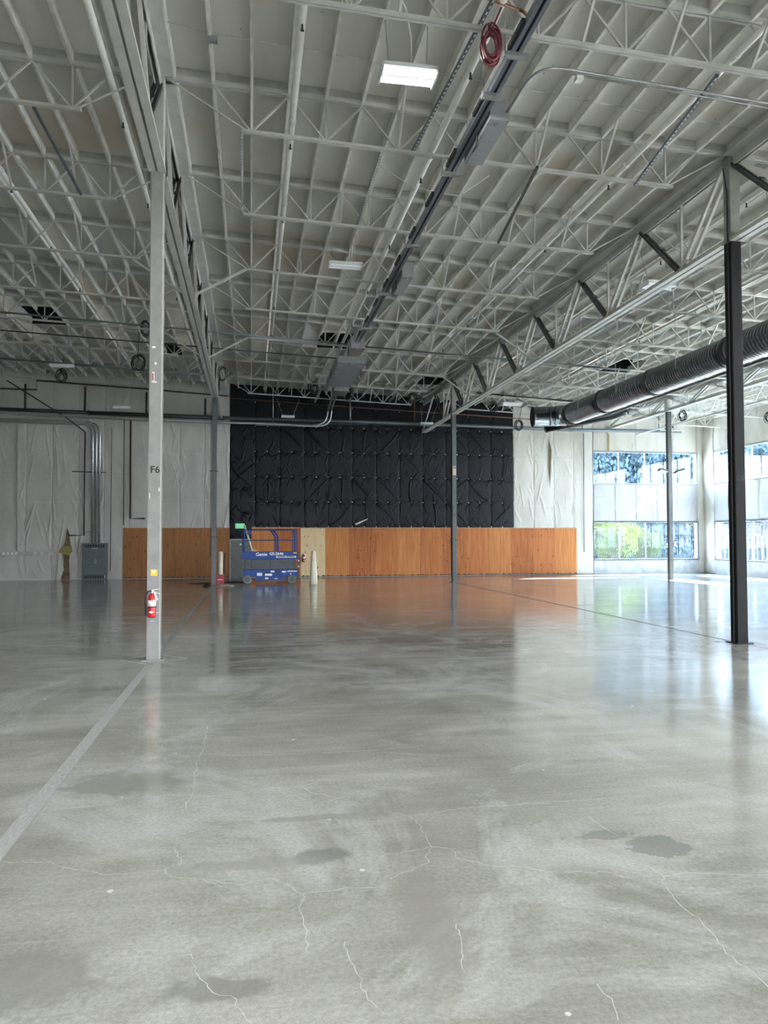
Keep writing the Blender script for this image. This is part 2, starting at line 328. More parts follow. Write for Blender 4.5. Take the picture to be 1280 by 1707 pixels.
# ------------------------------------------------------------------ mesh helpers
class MB:
    def __init__(s): s.v = []; s.f = []
    def quadbox(s, c, ax, ay, az):
        c = Vector(c); b = len(s.v)
        for i in (-1, 1):
            for j in (-1, 1):
                for k in (-1, 1): s.v.append(tuple(c + ax * i + ay * j + az * k))
        for q in ((0, 1, 3, 2), (4, 6, 7, 5), (0, 4, 5, 1), (2, 3, 7, 6), (0, 2, 6, 4), (1, 5, 7, 3)): s.f.append(tuple(b + i for i in q))
        return s
    def box(s, x0, y0, z0, x1, y1, z1):
        return s.quadbox(((x0 + x1) / 2, (y0 + y1) / 2, (z0 + z1) / 2), Vector(((x1 - x0) / 2, 0, 0)), Vector((0, (y1 - y0) / 2, 0)), Vector((0, 0, (z1 - z0) / 2)))
    def beam(s, p, q, w, h, side=None, off=(0, 0)):
        p = Vector(p); q = Vector(q); d = q - p; L = d.length; d.normalize()
        sd = Vector(side) if side else d.cross(Vector((0, 0, 1)))
        if sd.length < 1e-4: sd = Vector((1, 0, 0))
        sd = (sd - d * sd.dot(d)).normalized(); up = sd.cross(d).normalized()
        c = (p + q) / 2 + sd * off[0] + up * off[1]
        return s.quadbox(c, d * (L / 2), sd * (w / 2), up * (h / 2))
    def tube(s, pts, r, n=8, caps=True, closed=False):
        pts = [Vector(p) for p in pts]; b = len(s.v); m = len(pts)
        rs = r if isinstance(r, (list, tuple)) else [r] * m
        t0 = (pts[1] - pts[0]).normalized(); ref = Vector((0, 0, 1)) if abs(t0.z) < 0.9 else Vector((1, 0, 0))
        nrm = t0.cross(ref).normalized()
        for i, p in enumerate(pts):
            a = pts[i - 1] if i > 0 else (pts[-1] if closed else pts[0]); c = pts[i + 1] if i < m - 1 else (pts[0] if closed else pts[-1])
            t = (c - a).normalized(); nrm = (nrm - t * nrm.dot(t))
            nrm = nrm.normalized() if nrm.length > 1e-6 else t.orthogonal().normalized()
            bn = t.cross(nrm)
            for k in range(n):
                an = 2 * math.pi * k / n; s.v.append(tuple(p + (nrm * math.cos(an) + bn * math.sin(an)) * rs[i]))
        for i in range(m if closed else m - 1):
            i2 = (i + 1) % m
            for k in range(n): s.f.append((b + i * n + k, b + i * n + (k + 1) % n, b + i2 * n + (k + 1) % n, b + i2 * n + k))
        if caps and not closed:
            s.f.append(tuple(b + k for k in range(n - 1, -1, -1))); s.f.append(tuple(b + (m - 1) * n + k for k in range(n)))
        return s
    def lathe(s, prof, c=(0, 0, 0), n=20):          # prof: (radius, z)
        c = Vector(c); return s.tube([c + Vector((0, 0, z)) for r, z in prof], [max(r, 1e-4) for r, z in prof], n)
    def lathe_ax(s, prof, c, ax, n=20):
        c = Vector(c); ax = Vector(ax).normalized()
        b = len(s.v); o = ax.orthogonal().normalized(); o2 = ax.cross(o)
        for r, z in prof:
            for k in range(n):
                a = 2 * math.pi * k / n; s.v.append(tuple(c + ax * z + (o * math.cos(a) + o2 * math.sin(a)) * max(r, 1e-4)))
        for i in range(len(prof) - 1):
            for k in range(n): s.f.append((b + i * n + k, b + i * n + (k + 1) % n, b + (i + 1) * n + (k + 1) % n, b + (i + 1) * n + k))
        s.f.append(tuple(b + k for k in range(n - 1, -1, -1))); s.f.append(tuple(b + (len(prof) - 1) * n + k for k in range(n)))
        return s
    def poly(s, pts, th):                             # pts on a plane, extruded by vector th
        b = len(s.v); n = len(pts); th = Vector(th)
        for p in pts: s.v.append(tuple(p))
        for p in pts: s.v.append(tuple(Vector(p) + th))
        s.f.append(tuple(range(b, b + n))); s.f.append(tuple(range(b + 2 * n - 1, b + n - 1, -1)))
        for i in range(n): s.f.append((b + (i + 1) % n, b + i, b + n + i, b + n + (i + 1) % n))
        return s
    def mesh(s, name, material, smooth=False):
        me = bpy.data.meshes.new(name); me.from_pydata(s.v, [], s.f); me.materials.append(MATS[material])
        if smooth: me.shade_smooth()
        me.update(); return me
    def build(s, name, material, parent=None, smooth=False):
        return link(name, s.mesh(name, material, smooth), parent)

def link(name, me, parent=None, loc=None):
    o = bpy.data.objects.new(name, me); COL.objects.link(o)
    if parent is not None:
        o.parent = parent
        if parent.type == 'EMPTY' or True: o.matrix_parent_inverse = parent.matrix_basis.inverted() if loc is None else Matrix()
    if loc is not None: o.location = loc
    return o
def tag(o, label, cat, group=None, kind=None):
    o['label'] = label; o['category'] = cat
    if group: o['group'] = group
    if kind: o['kind'] = kind
    return o
def empty(name, loc=(0, 0, 0), label=None, cat=None, group=None, kind='thing'):
    o = bpy.data.objects.new(name, None); COL.objects.link(o); o.location = loc; o.empty_display_size = 0.1
    o.matrix_basis = Matrix.Translation(loc)
    if label: tag(o, label, cat, group)
    o['kind'] = kind
    return o
def struct(o): o['kind'] = 'structure'; return o
def copy_thing(root, loc, label=None, group=None):
    r = root.copy(); COL.objects.link(r); r.location = loc
    if label: r['label'] = label
    if group: r['group'] = group
    for ch in root.children:
        c = ch.copy(); COL.objects.link(c); c.parent = r; c.matrix_parent_inverse = ch.matrix_parent_inverse.copy()
        for g in ch.children:
            e = g.copy(); COL.objects.link(e); e.parent = c; e.matrix_parent_inverse = g.matrix_parent_inverse.copy()
    return r
def text(body, name, size, loc, rot, material, parent, extrude=0.001, align='CENTER', bold=0.0, sx=1.0):
    cu = bpy.data.curves.new(name, 'FONT'); cu.body = body; cu.size = size; cu.extrude = extrude; cu.align_x = align; cu.align_y = 'CENTER'; cu.offset = bold; cu.resolution_u = 3
    cu.materials.append(MATS[material]); o = bpy.data.objects.new(name, cu); COL.objects.link(o)
    me = bpy.data.meshes.new_from_object(o); COL.objects.unlink(o); bpy.data.objects.remove(o)
    me.transform(Matrix.Translation(loc) @ __import__('mathutils').Euler(rot).to_matrix().to_4x4() @ Matrix.Diagonal((sx, 1, 1, 1)))
    if not me.materials: me.materials.append(MATS[material])
    return link(name, me, parent)
    if parent is not None: o.parent = parent; o.matrix_parent_inverse = parent.matrix_basis.inverted()
    return o
FACE_CAM = (math.pi / 2, 0, 0)      # lettering that faces -Y
ORD = ['first', 'second', 'third', 'fourth', 'fifth', 'sixth', 'seventh', 'eighth', 'ninth', 'tenth', 'eleventh', 'twelfth', 'thirteenth']

# ------------------------------------------------------------------ floor
fl = MB()
fl.f.append((0, 1, 2, 3)); fl.v += [(XLW, YB, 0), (XR + 0.3, YB, 0), (XR + 0.3, D + 0.3, 0), (XLW, D + 0.3, 0)]
floor = fl.build('floor', 'polished_concrete'); struct(floor)
mat('joint_pale', (0.39, 0.395, 0.39), 0.45, var=0.16, scale=14, stretch=(4, 1, 1))
mat('joint_faint', (0.30, 0.30, 0.295), 0.4, var=0.1)
mat('joint_dark', (0.045, 0.045, 0.045), 0.8, var=0.1)
mat('crack_pale', (0.50, 0.50, 0.465), 0.7, var=0.05)
def strip(pts, w, name, material, z=0.0015, th=0.0):
    s = MB(); n = len(pts)
    for i, p in enumerate(pts):
        a = pts[max(0, i - 1)]; c = pts[min(n - 1, i + 1)]
        dx, dy = c[0] - a[0], c[1] - a[1]; l = math.hypot(dx, dy) or 1
        ww = w if not isinstance(w, list) else w[i]
        nx, ny = -dy / l * ww / 2, dx / l * ww / 2
        s.v += [(p[0] + nx, p[1] + ny, z), (p[0] - nx, p[1] - ny, z)]
    for i in range(n - 1): s.f.append((2 * i + 1, 2 * i + 3, 2 * i + 2, 2 * i))
    return struct(s.build(name, material, floor))
strip([(XF, 0.5), (XF, Y0 - 0.45)], 0.115, 'control_joint', 'joint_pale')
strip([(XF, Y0 + 0.45), (XF, Y0 + T - 0.4)], 0.09, 'control_joint', 'joint_faint')
strip([(XG, Y0 + 0.35), (XG, Y0 + T - 0.3)], 0.055, 'control_joint', 'joint_dark')
strip([(XG, -3), (XG, Y0 - 0.35)], 0.035, 'control_joint', 'joint_dark')
q = 0.52
dm = [(XF - q, Y0), (XF, Y0 - q), (XF + q, Y0), (XF, Y0 + q), (XF - q, Y0)]
for a, b_ in zip(dm, dm[1:]): strip([a, b_], 0.03, 'isolation_joint', 'crack_pale')
q = 0.3
sq = [(XG - q, Y0 - q), (XG + q, Y0 - q), (XG + q, Y0 + q), (XG - q, Y0 + q), (XG - q, Y0 - q)]
for a, b_ in zip(sq, sq[1:]): strip([a, b_], 0.022, 'isolation_joint', 'joint_dark')
CRACKS = [[(-1.403, 5.787), (-1.244, 5.795), (-1.046, 5.822), (-0.857, 5.943), (-0.469, 5.94), (-0.313, 5.871), (-0.072, 5.882), (0.152, 5.981), (0.38, 5.969), (0.605, 6.138)], [(0.38, 5.969), (0.46, 5.813), (0.585, 5.71), (0.692, 5.664)], [(-0.434, 8.073), (-0.411, 7.166), (-0.449, 6.794), (-0.416, 5.93), (-0.437, 5.801), (-0.459, 5.557)], [(-1.42, 4.905), (-1.157, 4.858), (-0.993, 4.721), (-0.793, 4.621), (-0.628, 4.615), (-0.481, 4.629), (-0.436, 4.518), (-0.251, 4.462), (-0.148, 4.353)], [(-0.481, 4.629), (-0.401, 4.681), (-0.403, 4.784), (-0.462, 4.957)], [(-0.235, 4.466), (-0.051, 4.358), (0.114, 4.404), (0.21, 4.311), (0.284, 4.183), (0.531, 4.217), (0.728, 4.197)], [(0.284, 4.183), (0.256, 3.993), (0.269, 3.751), (0.271, 3.588)], [(-0.265, 3.684), (-0.235, 3.53), (-0.149, 3.356), (-0.074, 3.322), (-0.023, 3.19), (0.012, 3.118)], [(0.447, 3.663), (0.462, 3.454), (0.485, 3.244), (0.535, 3.091)], [(0.928, 5.344), (1.075, 5.223), (1.251, 5.25), (1.482, 5.305), (1.837, 5.303), (2.296, 5.309), (2.576, 5.311)], [(1.075, 5.223), (1.12, 5.047), (1.113, 4.839), (1.113, 4.675), (1.252, 4.622)], [(0.8, 4.612), (1.113, 4.675), (1.227, 4.599), (1.23, 4.474), (1.424, 4.329), (1.593, 4.291), (1.671, 4.212), (1.978, 4.165), (2.109, 4.063)], [(1.113, 4.675), (1.05, 4.568), (1.042, 4.456), (0.94, 4.399), (0.777, 4.286)], [(2.268, 4.22), (2.308, 4.09), (2.254, 3.946), (2.211, 3.742), (2.228, 3.579), (2.206, 3.492), (2.196, 3.38), (2.158, 3.253), (2.176, 3.149), (2.175, 2.987)], [(2.296, 4.037), (2.476, 4.06), (2.635, 4.016), (2.893, 3.954)], [(2.294, 5.004), (2.3, 4.835), (2.331, 4.641)], [(1.469, 3.135), (1.483, 3.024), (1.442, 2.891)], [(-0.509, 7.065), (-0.086, 6.912), (0.438, 6.875), (0.975, 6.875), (1.537, 6.914)], [(1.181, 6.798), (1.481, 6.666), (1.733, 6.583)], [(1.01, 3.735), (0.978, 3.515), (0.938, 3.322)]]
for cpts in CRACKS:
    out = []; 
    for a, b_ in zip(cpts, cpts[1:]):
        l = math.hypot(b_[0] - a[0], b_[1] - a[1]); m = max(1, int(l / 0.035))
        for i in range(m):
            f = i / m; out.append((a[0] + (b_[0] - a[0]) * f + random.uniform(-0.014, 0.014) * (i > 0), a[1] + (b_[1] - a[1]) * f + random.uniform(-0.014, 0.014) * (i > 0)))
    out.append(cpts[-1])
    strip(out, [random.uniform(0.0015, 0.0045) for _ in out], 'crack', 'crack_pale', z=0.001)

# ------------------------------------------------------------------ walls
WZ = [(0.77, 2.80), (4.86, 6.60)]
WB = (18.11, 24.23)                       # window band on the back wall, in X
WR = [(31.30, 37.42), (23.6, 29.7), (15.9, 22.0), (8.2, 14.3), (0.5, 6.6), (-7.2, -1.1)]   # on the right wall, in Y
def wall_x(name, y0, y1, x0, x1, openings, ztop):
    s = MB(); xs = sorted({x0, x1, *[a for o in openings for a in o[:2]]})
    for a, b_ in zip(xs, xs[1:]):
        m = (a + b_) / 2; ops = sorted([(o[2], o[3]) for o in openings if o[0] <= m <= o[1]]); z = 0
        for zo0, zo1 in ops:
            if zo0 > z: s.box(a, y0, z, b_, y1, zo0)
            z = zo1
        s.box(a, y0, z, b_, y1, ztop)
    return struct(s.build(name, 'wall_plain'))
def wall_y(name, x0, x1, y0, y1, openings, ztop):
    s = MB(); ys = sorted({y0, y1, *[a for o in openings for a in o[:2]]})
    for a, b_ in zip(ys, ys[1:]):
        m = (a + b_) / 2; ops = sorted([(o[2], o[3]) for o in openings if o[0] <= m <= o[1]]); z = 0
        for zo0, zo1 in ops:
            if zo0 > z: s.box(x0, a, z, x1, b_, zo0)
            z = zo1
        s.box(x0, a, z, x1, b_, ztop)
    return struct(s.build(name, 'wall_plain'))
wall_back = wall_x('wall_back', D + 0.06, D + 0.36, XLW, XR + 0.36, [(WB[0], WB[1], *z) for z in WZ], 11.0)
wall_right = wall_y('wall_right', XR + 0.06, XR + 0.36, YB, D + 0.06, [(a, b_, *z) for a, b_ in WR for z in WZ], 11.0)
wall_left = wall_y('wall_left', XLW - 0.3, XLW, YB, D + 0.06, [], 11.0)
DOORS = [(-3, 1), (6, 10)]
wall_rear = wall_x('wall_rear', YB - 0.3, YB, XLW, XR + 0.36, [(a, b_, 0.0, 5.2) for a, b_ in DOORS], 11.0)

def portal(loc, sx_, sy_, direction):
    l = bpy.data.lights.new('portal', 'AREA'); l.shape = 'RECTANGLE'; l.size = sx_; l.size_y = sy_; l.cycles.is_portal = True
    o = bpy.data.objects.new('portal', l); COL.objects.link(o); o.location = loc; o.rotation_euler = Vector(direction).to_track_quat('-Z', 'Z').to_euler(); return o
for z0, z1 in WZ:
    portal(((WB[0] + WB[1]) / 2, D + 0.4, (z0 + z1) / 2), WB[1] - WB[0], z1 - z0, (0, -1, 0))
    for a, b_ in WR: portal((XR + 0.4, (a + b_) / 2, (z0 + z1) / 2), b_ - a, z1 - z0, (-1, 0, 0))
for a, b_ in DOORS: portal(((a + b_) / 2, YB - 0.35, 2.6), b_ - a, 5.2, (0, 1, 0))

# quilted vinyl faced insulation, one mesh for each hung width
def sheet(parent, origin, u, w, z0, z1l, z1r, material, style, res=0.035, name='insulation_sheet', nrm=None):
    """origin: foot of the left edge (z ignored), u: unit direction along the wall, nrm: towards the room"""
    O = np.array(origin, float); U = np.array(u, float); Nn = np.array(nrm, float)
    nu = max(4, int(w / res) + 1); nv = max(4, int((z1l - z0) / (res * 1.5)) + 1)
    uu = np.linspace(0, w, nu); tt = np.linspace(0, 1, nv); Ug, Tg = np.meshgrid(uu, tt)
    Zg = z0 + (z1l + (z1r - z1l) * Ug / w - z0) * Tg
    hgt = 0.035 * np.clip(np.sin(np.pi * Ug / w), 0, 1) ** 0.35
    H = z1l - z0
    def ridge(p, q_, amp, wd, curve=0.0):
        nonlocal hgt
        p = np.array(p); q_ = np.array(q_); d = q_ - p; L = np.hypot(*d) + 1e-6; d = d / L
        rx = Ug - p[0]; rz = Zg - p[1]; t = (rx * d[0] + rz * d[1]) / L; n = -rx * d[1] + rz * d[0]
        n = n - curve * 4 * t * (1 - t)
        m = (t > 0) & (t < 1); tp = np.where(m, np.sqrt(np.clip(4 * t * (1 - t), 0, 1)), 0)
        hgt = hgt + AMP * amp * tp * np.exp(-(n / (wd * (0.5 + t))) ** 2)
    if style == 'black':
        pins = [(x, z) for x in (0.0, w / 2, w) for z in np.arange(z0 + 0.03, z1l, 1.25)]
        for (px, pz) in pins:
            for _ in range(rng.integers(8, 14)):
                an = rng.uniform(0, 2 * np.pi); L = rng.uniform(0.25, 0.75)
                ridge((px, pz), (px + np.cos(an) * L * 0.8, pz + np.sin(an) * L), rng.uniform(0.006, 0.022), rng.uniform(0.010, 0.024), rng.uniform(-0.08, 0.08))
            r = np.hypot(Ug - px, Zg - pz); hgt = hgt - 0.035 * np.exp(-(r / 0.09) ** 2)
        for _ in range(3):
            px = rng.choice([0.0, w / 2, w]); pz = z0 + 1.25 * rng.integers(0, max(1, int(H / 1.25) + 1))
            ridge((px, pz), (w - px if px != w / 2 else px + rng.uniform(-0.1, 0.1), pz + 1.25), rng.uniform(0.02, 0.035), 0.03, rng.uniform(-0.2, 0.2))
    else:
        k = 1.0 if style == 'loose' else 0.55
        for _ in range(int(9 * k * max(1, H / 2))):
            px = rng.choice([0.0, 0.0, w, w, rng.uniform(0, w)]); pz = rng.uniform(z0, z1l); L = rng.uniform(0.5, 2.0)
            ridge((px, pz), (px + rng.uniform(-0.45, 0.45), pz + rng.choice([-1, 1]) * L), rng.uniform(0.008, 0.026) * (0.6 + 0.6 * k), rng.uniform(0.015, 0.04), rng.uniform(-0.06, 0.06))
        for px in (0.0, w):
            for pz in np.arange(z0 + 0.1, z1l, 1.2):
                for _ in range(3 if k > 0.9 else 2):
                    an = rng.uniform(0, 2 * np.pi); ridge((px, pz), (px + np.cos(an) * 0.45, pz + np.sin(an) * 0.5), rng.uniform(0.006, 0.016), 0.018, rng.uniform(-0.04, 0.04))
        for pz in np.arange(z0 + 1.2, z1l - 0.3, 1.25): hgt = hgt - 0.008 * np.exp(-((Zg - pz) / 0.02) ** 2)
    hgt = np.clip(hgt, -0.02, 0.15)
    P = O[None, None, :] + Ug[..., None] * U + hgt[..., None] * Nn; P[..., 2] = Zg
    me = bpy.data.meshes.new(name); V = P.reshape(-1, 3)
    idx = np.arange(nu * nv).reshape(nv, nu)
    a = idx[:-1, :-1].ravel(); b_ = idx[:-1, 1:].ravel(); c = idx[1:, 1:].ravel(); d = idx[1:, :-1].ravel()
    F = np.stack([a, b_, c, d], 1)
    me.vertices.add(len(V)); me.vertices.foreach_set('co', V.ravel().astype(np.float32))
    me.loops.add(F.size); me.loops.foreach_set('vertex_index', F.ravel().astype(np.int32))
    me.polygons.add(len(F)); me.polygons.foreach_set('loop_start', np.arange(0, F.size, 4, dtype=np.int32)); me.polygons.foreach_set('loop_total', np.full(len(F), 4, np.int32))
    me.update(); me.validate(); me.shade_smooth(); me.materials.append(MATS[material])
    return struct(link(name, me, parent))
NB = (0, -1, 0)
AMP = 1.35
ZS = 7.95                                   # height where the lower hang meets the upper one
# left grey-white part
xs = np.arange(-12.85, -1.3, 1.175); xs = list(xs[:10]) + [-1.06]
for a, b_ in zip(xs, xs[1:]):
    lo = 0.06 if a < -6.6 else 2.48
    sheet(wall_back, (a, D, 0), (1, 0, 0), b_ - a, lo, ZS - 0.15, ZS - 0.15, 'vinyl_grey', 'loose' if rng.random() < 0.6 else 'tight', nrm=NB)
    sheet(wall_back, (a, D, 0), (1, 0, 0), b_ - a, ZS - 0.12, zdeck(a), zdeck(b_), 'vinyl_grey', 'tight', 0.06, nrm=NB)
for a in (-15.2, -17.6, -20.0):
    sheet(wall_back, (a, D, 0), (1, 0, 0), 2.35, 0.06, zdeck(a), zdeck(a + 2.35), 'vinyl_grey', 'tight', 0.1, nrm=NB)
# black middle part
xs = np.linspace(-1.04, 13.62, 13)
for a, b_ in zip(xs, xs[1:]):
    sheet(wall_back, (a, D, 0), (1, 0, 0), b_ - a, 2.48 if a > 0 else 1.9, ZS - 0.22, ZS - 0.22, 'vinyl_black', 'black', 0.022, nrm=NB)
    sheet(wall_back, (a, D - 0.02, 0), (1, 0, 0), b_ - a, ZS - 0.2, zdeck(a), zdeck(b_), 'vinyl_black', 'tight', 0.06, nrm=NB)
pins = MB()
for i in range(25):
    x = -1.04 + 14.66 * i / 24
    for z in [2.53 + 1.25 * j for j in range(5)] + [8.55 + SL * (x + 1) + 0.25]:
        if x < 0 and z < 2: continue
        pins.lathe_ax([(0.022, 0.0), (0.022, 0.016), (0.010, 0.02)], (x, D - 0.012, z), (0, -1, 0), 8)
pn = pins.build('insulation_washer', 'sticker_white', wall_back); pn['kind'] = 'stuff'
# right white part
xs = np.linspace(13.64, 18.08, 5)
for i, (a, b_) in enumerate(zip(xs, xs[1:])):
    sheet(wall_back, (a, D, 0), (1, 0, 0), b_ - a, 2.48 if i < 3 else 0.05, ZS - 0.2, ZS - 0.2, 'vinyl_white', 'loose' if i < 3 else 'tight', nrm=NB)
    sheet(wall_back, (a, D, 0), (1, 0, 0), b_ - a, ZS - 0.18, zdeck(a), zdeck(b_), 'vinyl_white', 'tight', 0.06, nrm=NB)
xs = np.linspace(WB[0] + 0.02, WB[1] - 0.02, 6)
for a, b_ in zip(xs, xs[1:]):
    sheet(wall_back, (a, D, 0), (1, 0, 0), b_ - a, WZ[0][1] + 0.06, WZ[1][0] - 0.05, WZ[1][0] - 0.05, 'vinyl_shaded', 'loose', nrm=NB)
    sheet(wall_back, (a, D, 0), (1, 0, 0), b_ - a, WZ[1][1] + 0.05, zdeck(a), zdeck(b_), 'vinyl_white', 'tight', nrm=NB)
sheet(wall_back, (WB[1], D, 0), (1, 0, 0), XR - WB[1], 0.05, zdeck(24), zdeck(24.6), 'vinyl_white', 'loose', nrm=NB)
struct(MB().box(WB[0], D - 0.02, 0.0, WB[1], D + 0.06, 0.73).build('sill_wall', 'concrete_wall', wall_back))
# right wall: piers, spandrels and tops
NR = (-1, 0, 0)
edges = [(D, 37.45)] + [(WR[i][0] - 0.02, WR[i + 1][1] + 0.02) for i in range(2)]
for y1, y0 in edges:
    sheet(wall_right, (XR, y1, 0), (0, -1, 0), y1 - y0, 0.05, zdeck(XR), zdeck(XR), 'vinyl_white', 'loose', nrm=NR)
for a, b_ in WR[:3]:
    ys = np.linspace(b_, a, 6)
    for y1, y0 in zip(ys, ys[1:]):
        sheet(wall_right, (XR, y1, 0), (0, -1, 0), y1 - y0, WZ[0][1] + 0.06, WZ[1][0] - 0.05, WZ[1][0] - 0.05, 'vinyl_shaded', 'loose', 0.05, nrm=NR)
        sheet(wall_right, (XR, y1, 0), (0, -1, 0), y1 - y0, WZ[1][1] + 0.05, zdeck(XR), zdeck(XR), 'vinyl_white', 'tight', 0.05, nrm=NR)
    struct(MB().box(XR - 0.02, a, 0, XR + 0.06, b_, 0.73).build('sill_wall', 'concrete_wall', wall_right))

# windows -----------------------------------------------------------
win_n = [0]
def window(axis, a, b_, z0, z1, bars):
    """axis 'x': in the back wall; 'y': in the right wall"""
    win_n[0] += 1
    w = empty('window_%d' % win_n[0], ((a + b_) / 2, D + 0.1, z0) if axis == 'x' else (XR + 0.1, (a + b_) / 2, z0), kind='structure')
    def bx(s, u0, u1, d0, d1, q0, q1):
        if axis == 'x': s.box(u0, D + d0, q0, u1, D + d1, q1)
        else: s.box(XR + d0, u0, q0, XR + d1, u1, q1)
        return s
    fr = MB(); t = 0.045
    bx(fr, a, b_, 0.0, 0.16, z0, z0 + t); bx(fr, a, b_, 0.0, 0.16, z1 - t, z1); bx(fr, a, a + t, 0.0, 0.16, z0 + t, z1 - t); bx(fr, b_ - t, b_, 0.0, 0.16, z0 + t, z1 - t)
    struct(fr.build('window_frame', 'window_alu', w))
    n = 4
    for i in range(1, n):
        u = a + (b_ - a) * i / n; struct(bx(MB(), u - 0.022, u + 0.022, 0.04, 0.12, z0 + t, z1 - t).build('mullion', 'window_alu', w))
    for i in range(n):
        u0 = a + (b_ - a) * i / n + 0.03; u1 = a + (b_ - a) * (i + 1) / n - 0.03
        struct(bx(MB(), u0, u1, 0.09, 0.1, z0 + t, z1 - t).build('pane', 'glass', w))
    if bars:
        r = MB()
        for zz in (z0 - 0.03, z0 + 0.10, z1 - 0.12, z1 + 0.01): bx(r, a - 0.02, b_ + 0.02, -0.06, -0.035, zz, zz + 0.022)
        struct(r.build('bar_rail', 'bar_dark', w))
        nb = int((b_ - a) / 0.115); me = None
        for i in range(nb + 1):
            u = a + (b_ - a) * i / nb
            if me is None:
                s = MB(); s.box(-0.008, -0.008, 0, 0.008, 0.008, z1 - z0 + 0.06); me = s.mesh('security_bar', 'bar_dark')
            o = link('security_bar', me, w, (0, 0, 0))
            P = Vector((u, D - 0.048, z0 - 0.03)) if axis == 'x' else Vector((XR - 0.048, u, z0 - 0.03))
            o.location = P - w.location; struct(o)
    return w
for i, (z0, z1) in enumerate(WZ): window('x', WB[0], WB[1], z0, z1, i == 0)
for a, b_ in WR[:3]:
    for i, (z0, z1) in enumerate(WZ): window('y', a, b_, z0, z1, i == 0 and a > 20)

# plywood ------------------------------------------------------------
def ply(a, b_, m, z0=0.03, z1=2.46): return struct(MB().box(a + 0.004, D - 0.06, z0, b_ - 0.004, D + 0.05, z1).build('plywood_sheet', m, wall_back))
e = [-6.07, -4.85, -3.63, -2.41, -1.03]
for a, b_, m in zip(e, e[1:], ['ply_dark', 'ply_dark', 'ply_dark', 'ply_dark']): ply(a, b_, m)
ply(0.03, 1.23, 'ply_b', z1=2.46); ply(1.23, 2.45, 'ply_c'); ply(2.452, 3.69, 'ply_light')
seq = ['ply_b', 'ply_c', 'ply_a', 'ply_b', 'ply_a', 'ply_c', 'ply_a', 'ply_b', 'ply_c', 'ply_a', 'ply_b']
for i, m in enumerate(seq): ply(3.69 + 1.2205 * i, 3.69 + 1.2205 * (i + 1), m)
struct(MB().box(0.03, D - 0.075, 2.46, 2.45, D - 0.0, 2.50).box(3.7, D - 0.075, 2.46, 17.11, D, 2.485).build('plywood_cap', 'nailer', wall_back))

# grey door beside the lift
d1 = empty('door_1', (-0.5, D, 0), kind='structure')
struct(MB().box(-0.98, D - 0.07, 0, 0.0, D + 0.05, 1.87).build('door_leaf', 'door_grey', d1))
struct(MB().box(-1.03, D - 0.09, 0, -0.98, D + 0.05, 1.92).box(-0.98, D - 0.09, 1.87, 0.03, D + 0.05, 1.92).build('door_frame', 'steel_grey', d1))
struct(MB().tube([(-0.93, D - 0.07, 0.98), (-0.93, D - 0.13, 0.98), (-0.83, D - 0.13, 0.98)], 0.016, 8).build('door_handle', 'chrome', d1))
struct(MB().lathe_ax([(0.045, 0), (0.045, 0.03), (0.03, 0.045)], (-0.5, D - 0.07, 1.65), (0, -1, 0), 12).build('door_viewer', 'white_plastic', d1))

# torn flap in the black vinyl
fp = MB().poly([(5.18, D - 0.10, 2.68), (5.86, D - 0.18, 2.95), (5.75, D - 0.14, 2.86), (5.25, D - 0.20, 2.60)], (0, -0.01, 0)).build('torn_flap', 'cream_tube', wall_back); struct(fp)
# torn slit showing brown batts, right of the duct end
struct(MB().poly([(15.58, D - 0.10, 7.2), (15.72, D - 0.11, 6.6), (15.62, D - 0.12, 4.6), (15.55, D - 0.11, 5.6)], (0, -0.012, 0)).build('torn_slit', 'wood_brown', wall_back))
struct(MB().poly([(18.94, D - 0.10, 7.6), (19.02, D - 0.10, 7.5), (19.0, D - 0.10, 6.62), (18.95, D - 0.10, 6.62)], (0, -0.012, 0)).build('torn_slit', 'fiberglass', wall_back))
# left tear
struct(MB().poly([(-8.60, D - 0.11, 2.5), (-8.50, D - 0.11, 2.2), (-8.42, D - 0.12, 1.45), (-8.50, D - 0.11, 0.9), (-8.45, D - 0.11, 0.02), (-8.85, D - 0.11, 0.02), (-8.72, D - 0.11, 0.9), (-8.82, D - 0.12, 1.4), (-8.66, D - 0.11, 1.9)], (0, -0.012, 0)).build('torn_slit', 'wood_brown', wall_back))
struct(MB().poly([(-8.82, D - 0.14, 1.55), (-8.38, D - 0.14, 1.62), (-8.34, D - 0.14, 1.35), (-8.5, D - 0.14, 1.15), (-8.95, D - 0.14, 1.3)], (0, -0.02, 0)).build('fibre_tuft', 'fiberglass', wall_back))
struct(MB().poly([(-8.95, D - 0.16, 1.3), (-8.85, D - 0.16, 1.25), (-8.70, D - 0.2, 0.5), (-8.86, D - 0.22, 0.0), (-9.02, D - 0.2, 0.02), (-8.98, D - 0.17, 0.7)], (0, -0.012, 0)).build('torn_flap', 'vinyl_white', wall_back))

# ------------------------------------------------------------------ ceiling
ceiling = empty('ceiling', (0, 0, 9), kind='structure')
BAYS = [(XE, 10.292), (XF, 10.292), (XG, 10.292), (XH, XR - XH)]
HOLES = [(1.852, 3.096, 27.3, 29.07), (-7.83, -6.57, 27.3, 29.07), (14.0, 15.26, 27.4, 29.07), (-3.48, -2.21, 30.9, 32.38), (7.44, 8.70, 32.9, 34.2)]
holes = []
def slab(x0, x1, y0, y1, th=0.03):
    s = MB(); b = 0
    for (x, y, z) in ((x0, y0, zdeck(x0)), (x1, y0, zdeck(x1)), (x1, y1, zdeck(x1)), (x0, y1, zdeck(x0))): s.v.append((x, y, z))
    for (x, y, z) in list(s.v): s.v.append((x, y, z + th))
    s.f += [(3, 2, 1, 0), (4, 5, 6, 7), (0, 1, 5, 4), (1, 2, 6, 5), (2, 3, 7, 6), (3, 0, 4, 7)]
    return s
mes = {}
purs = []
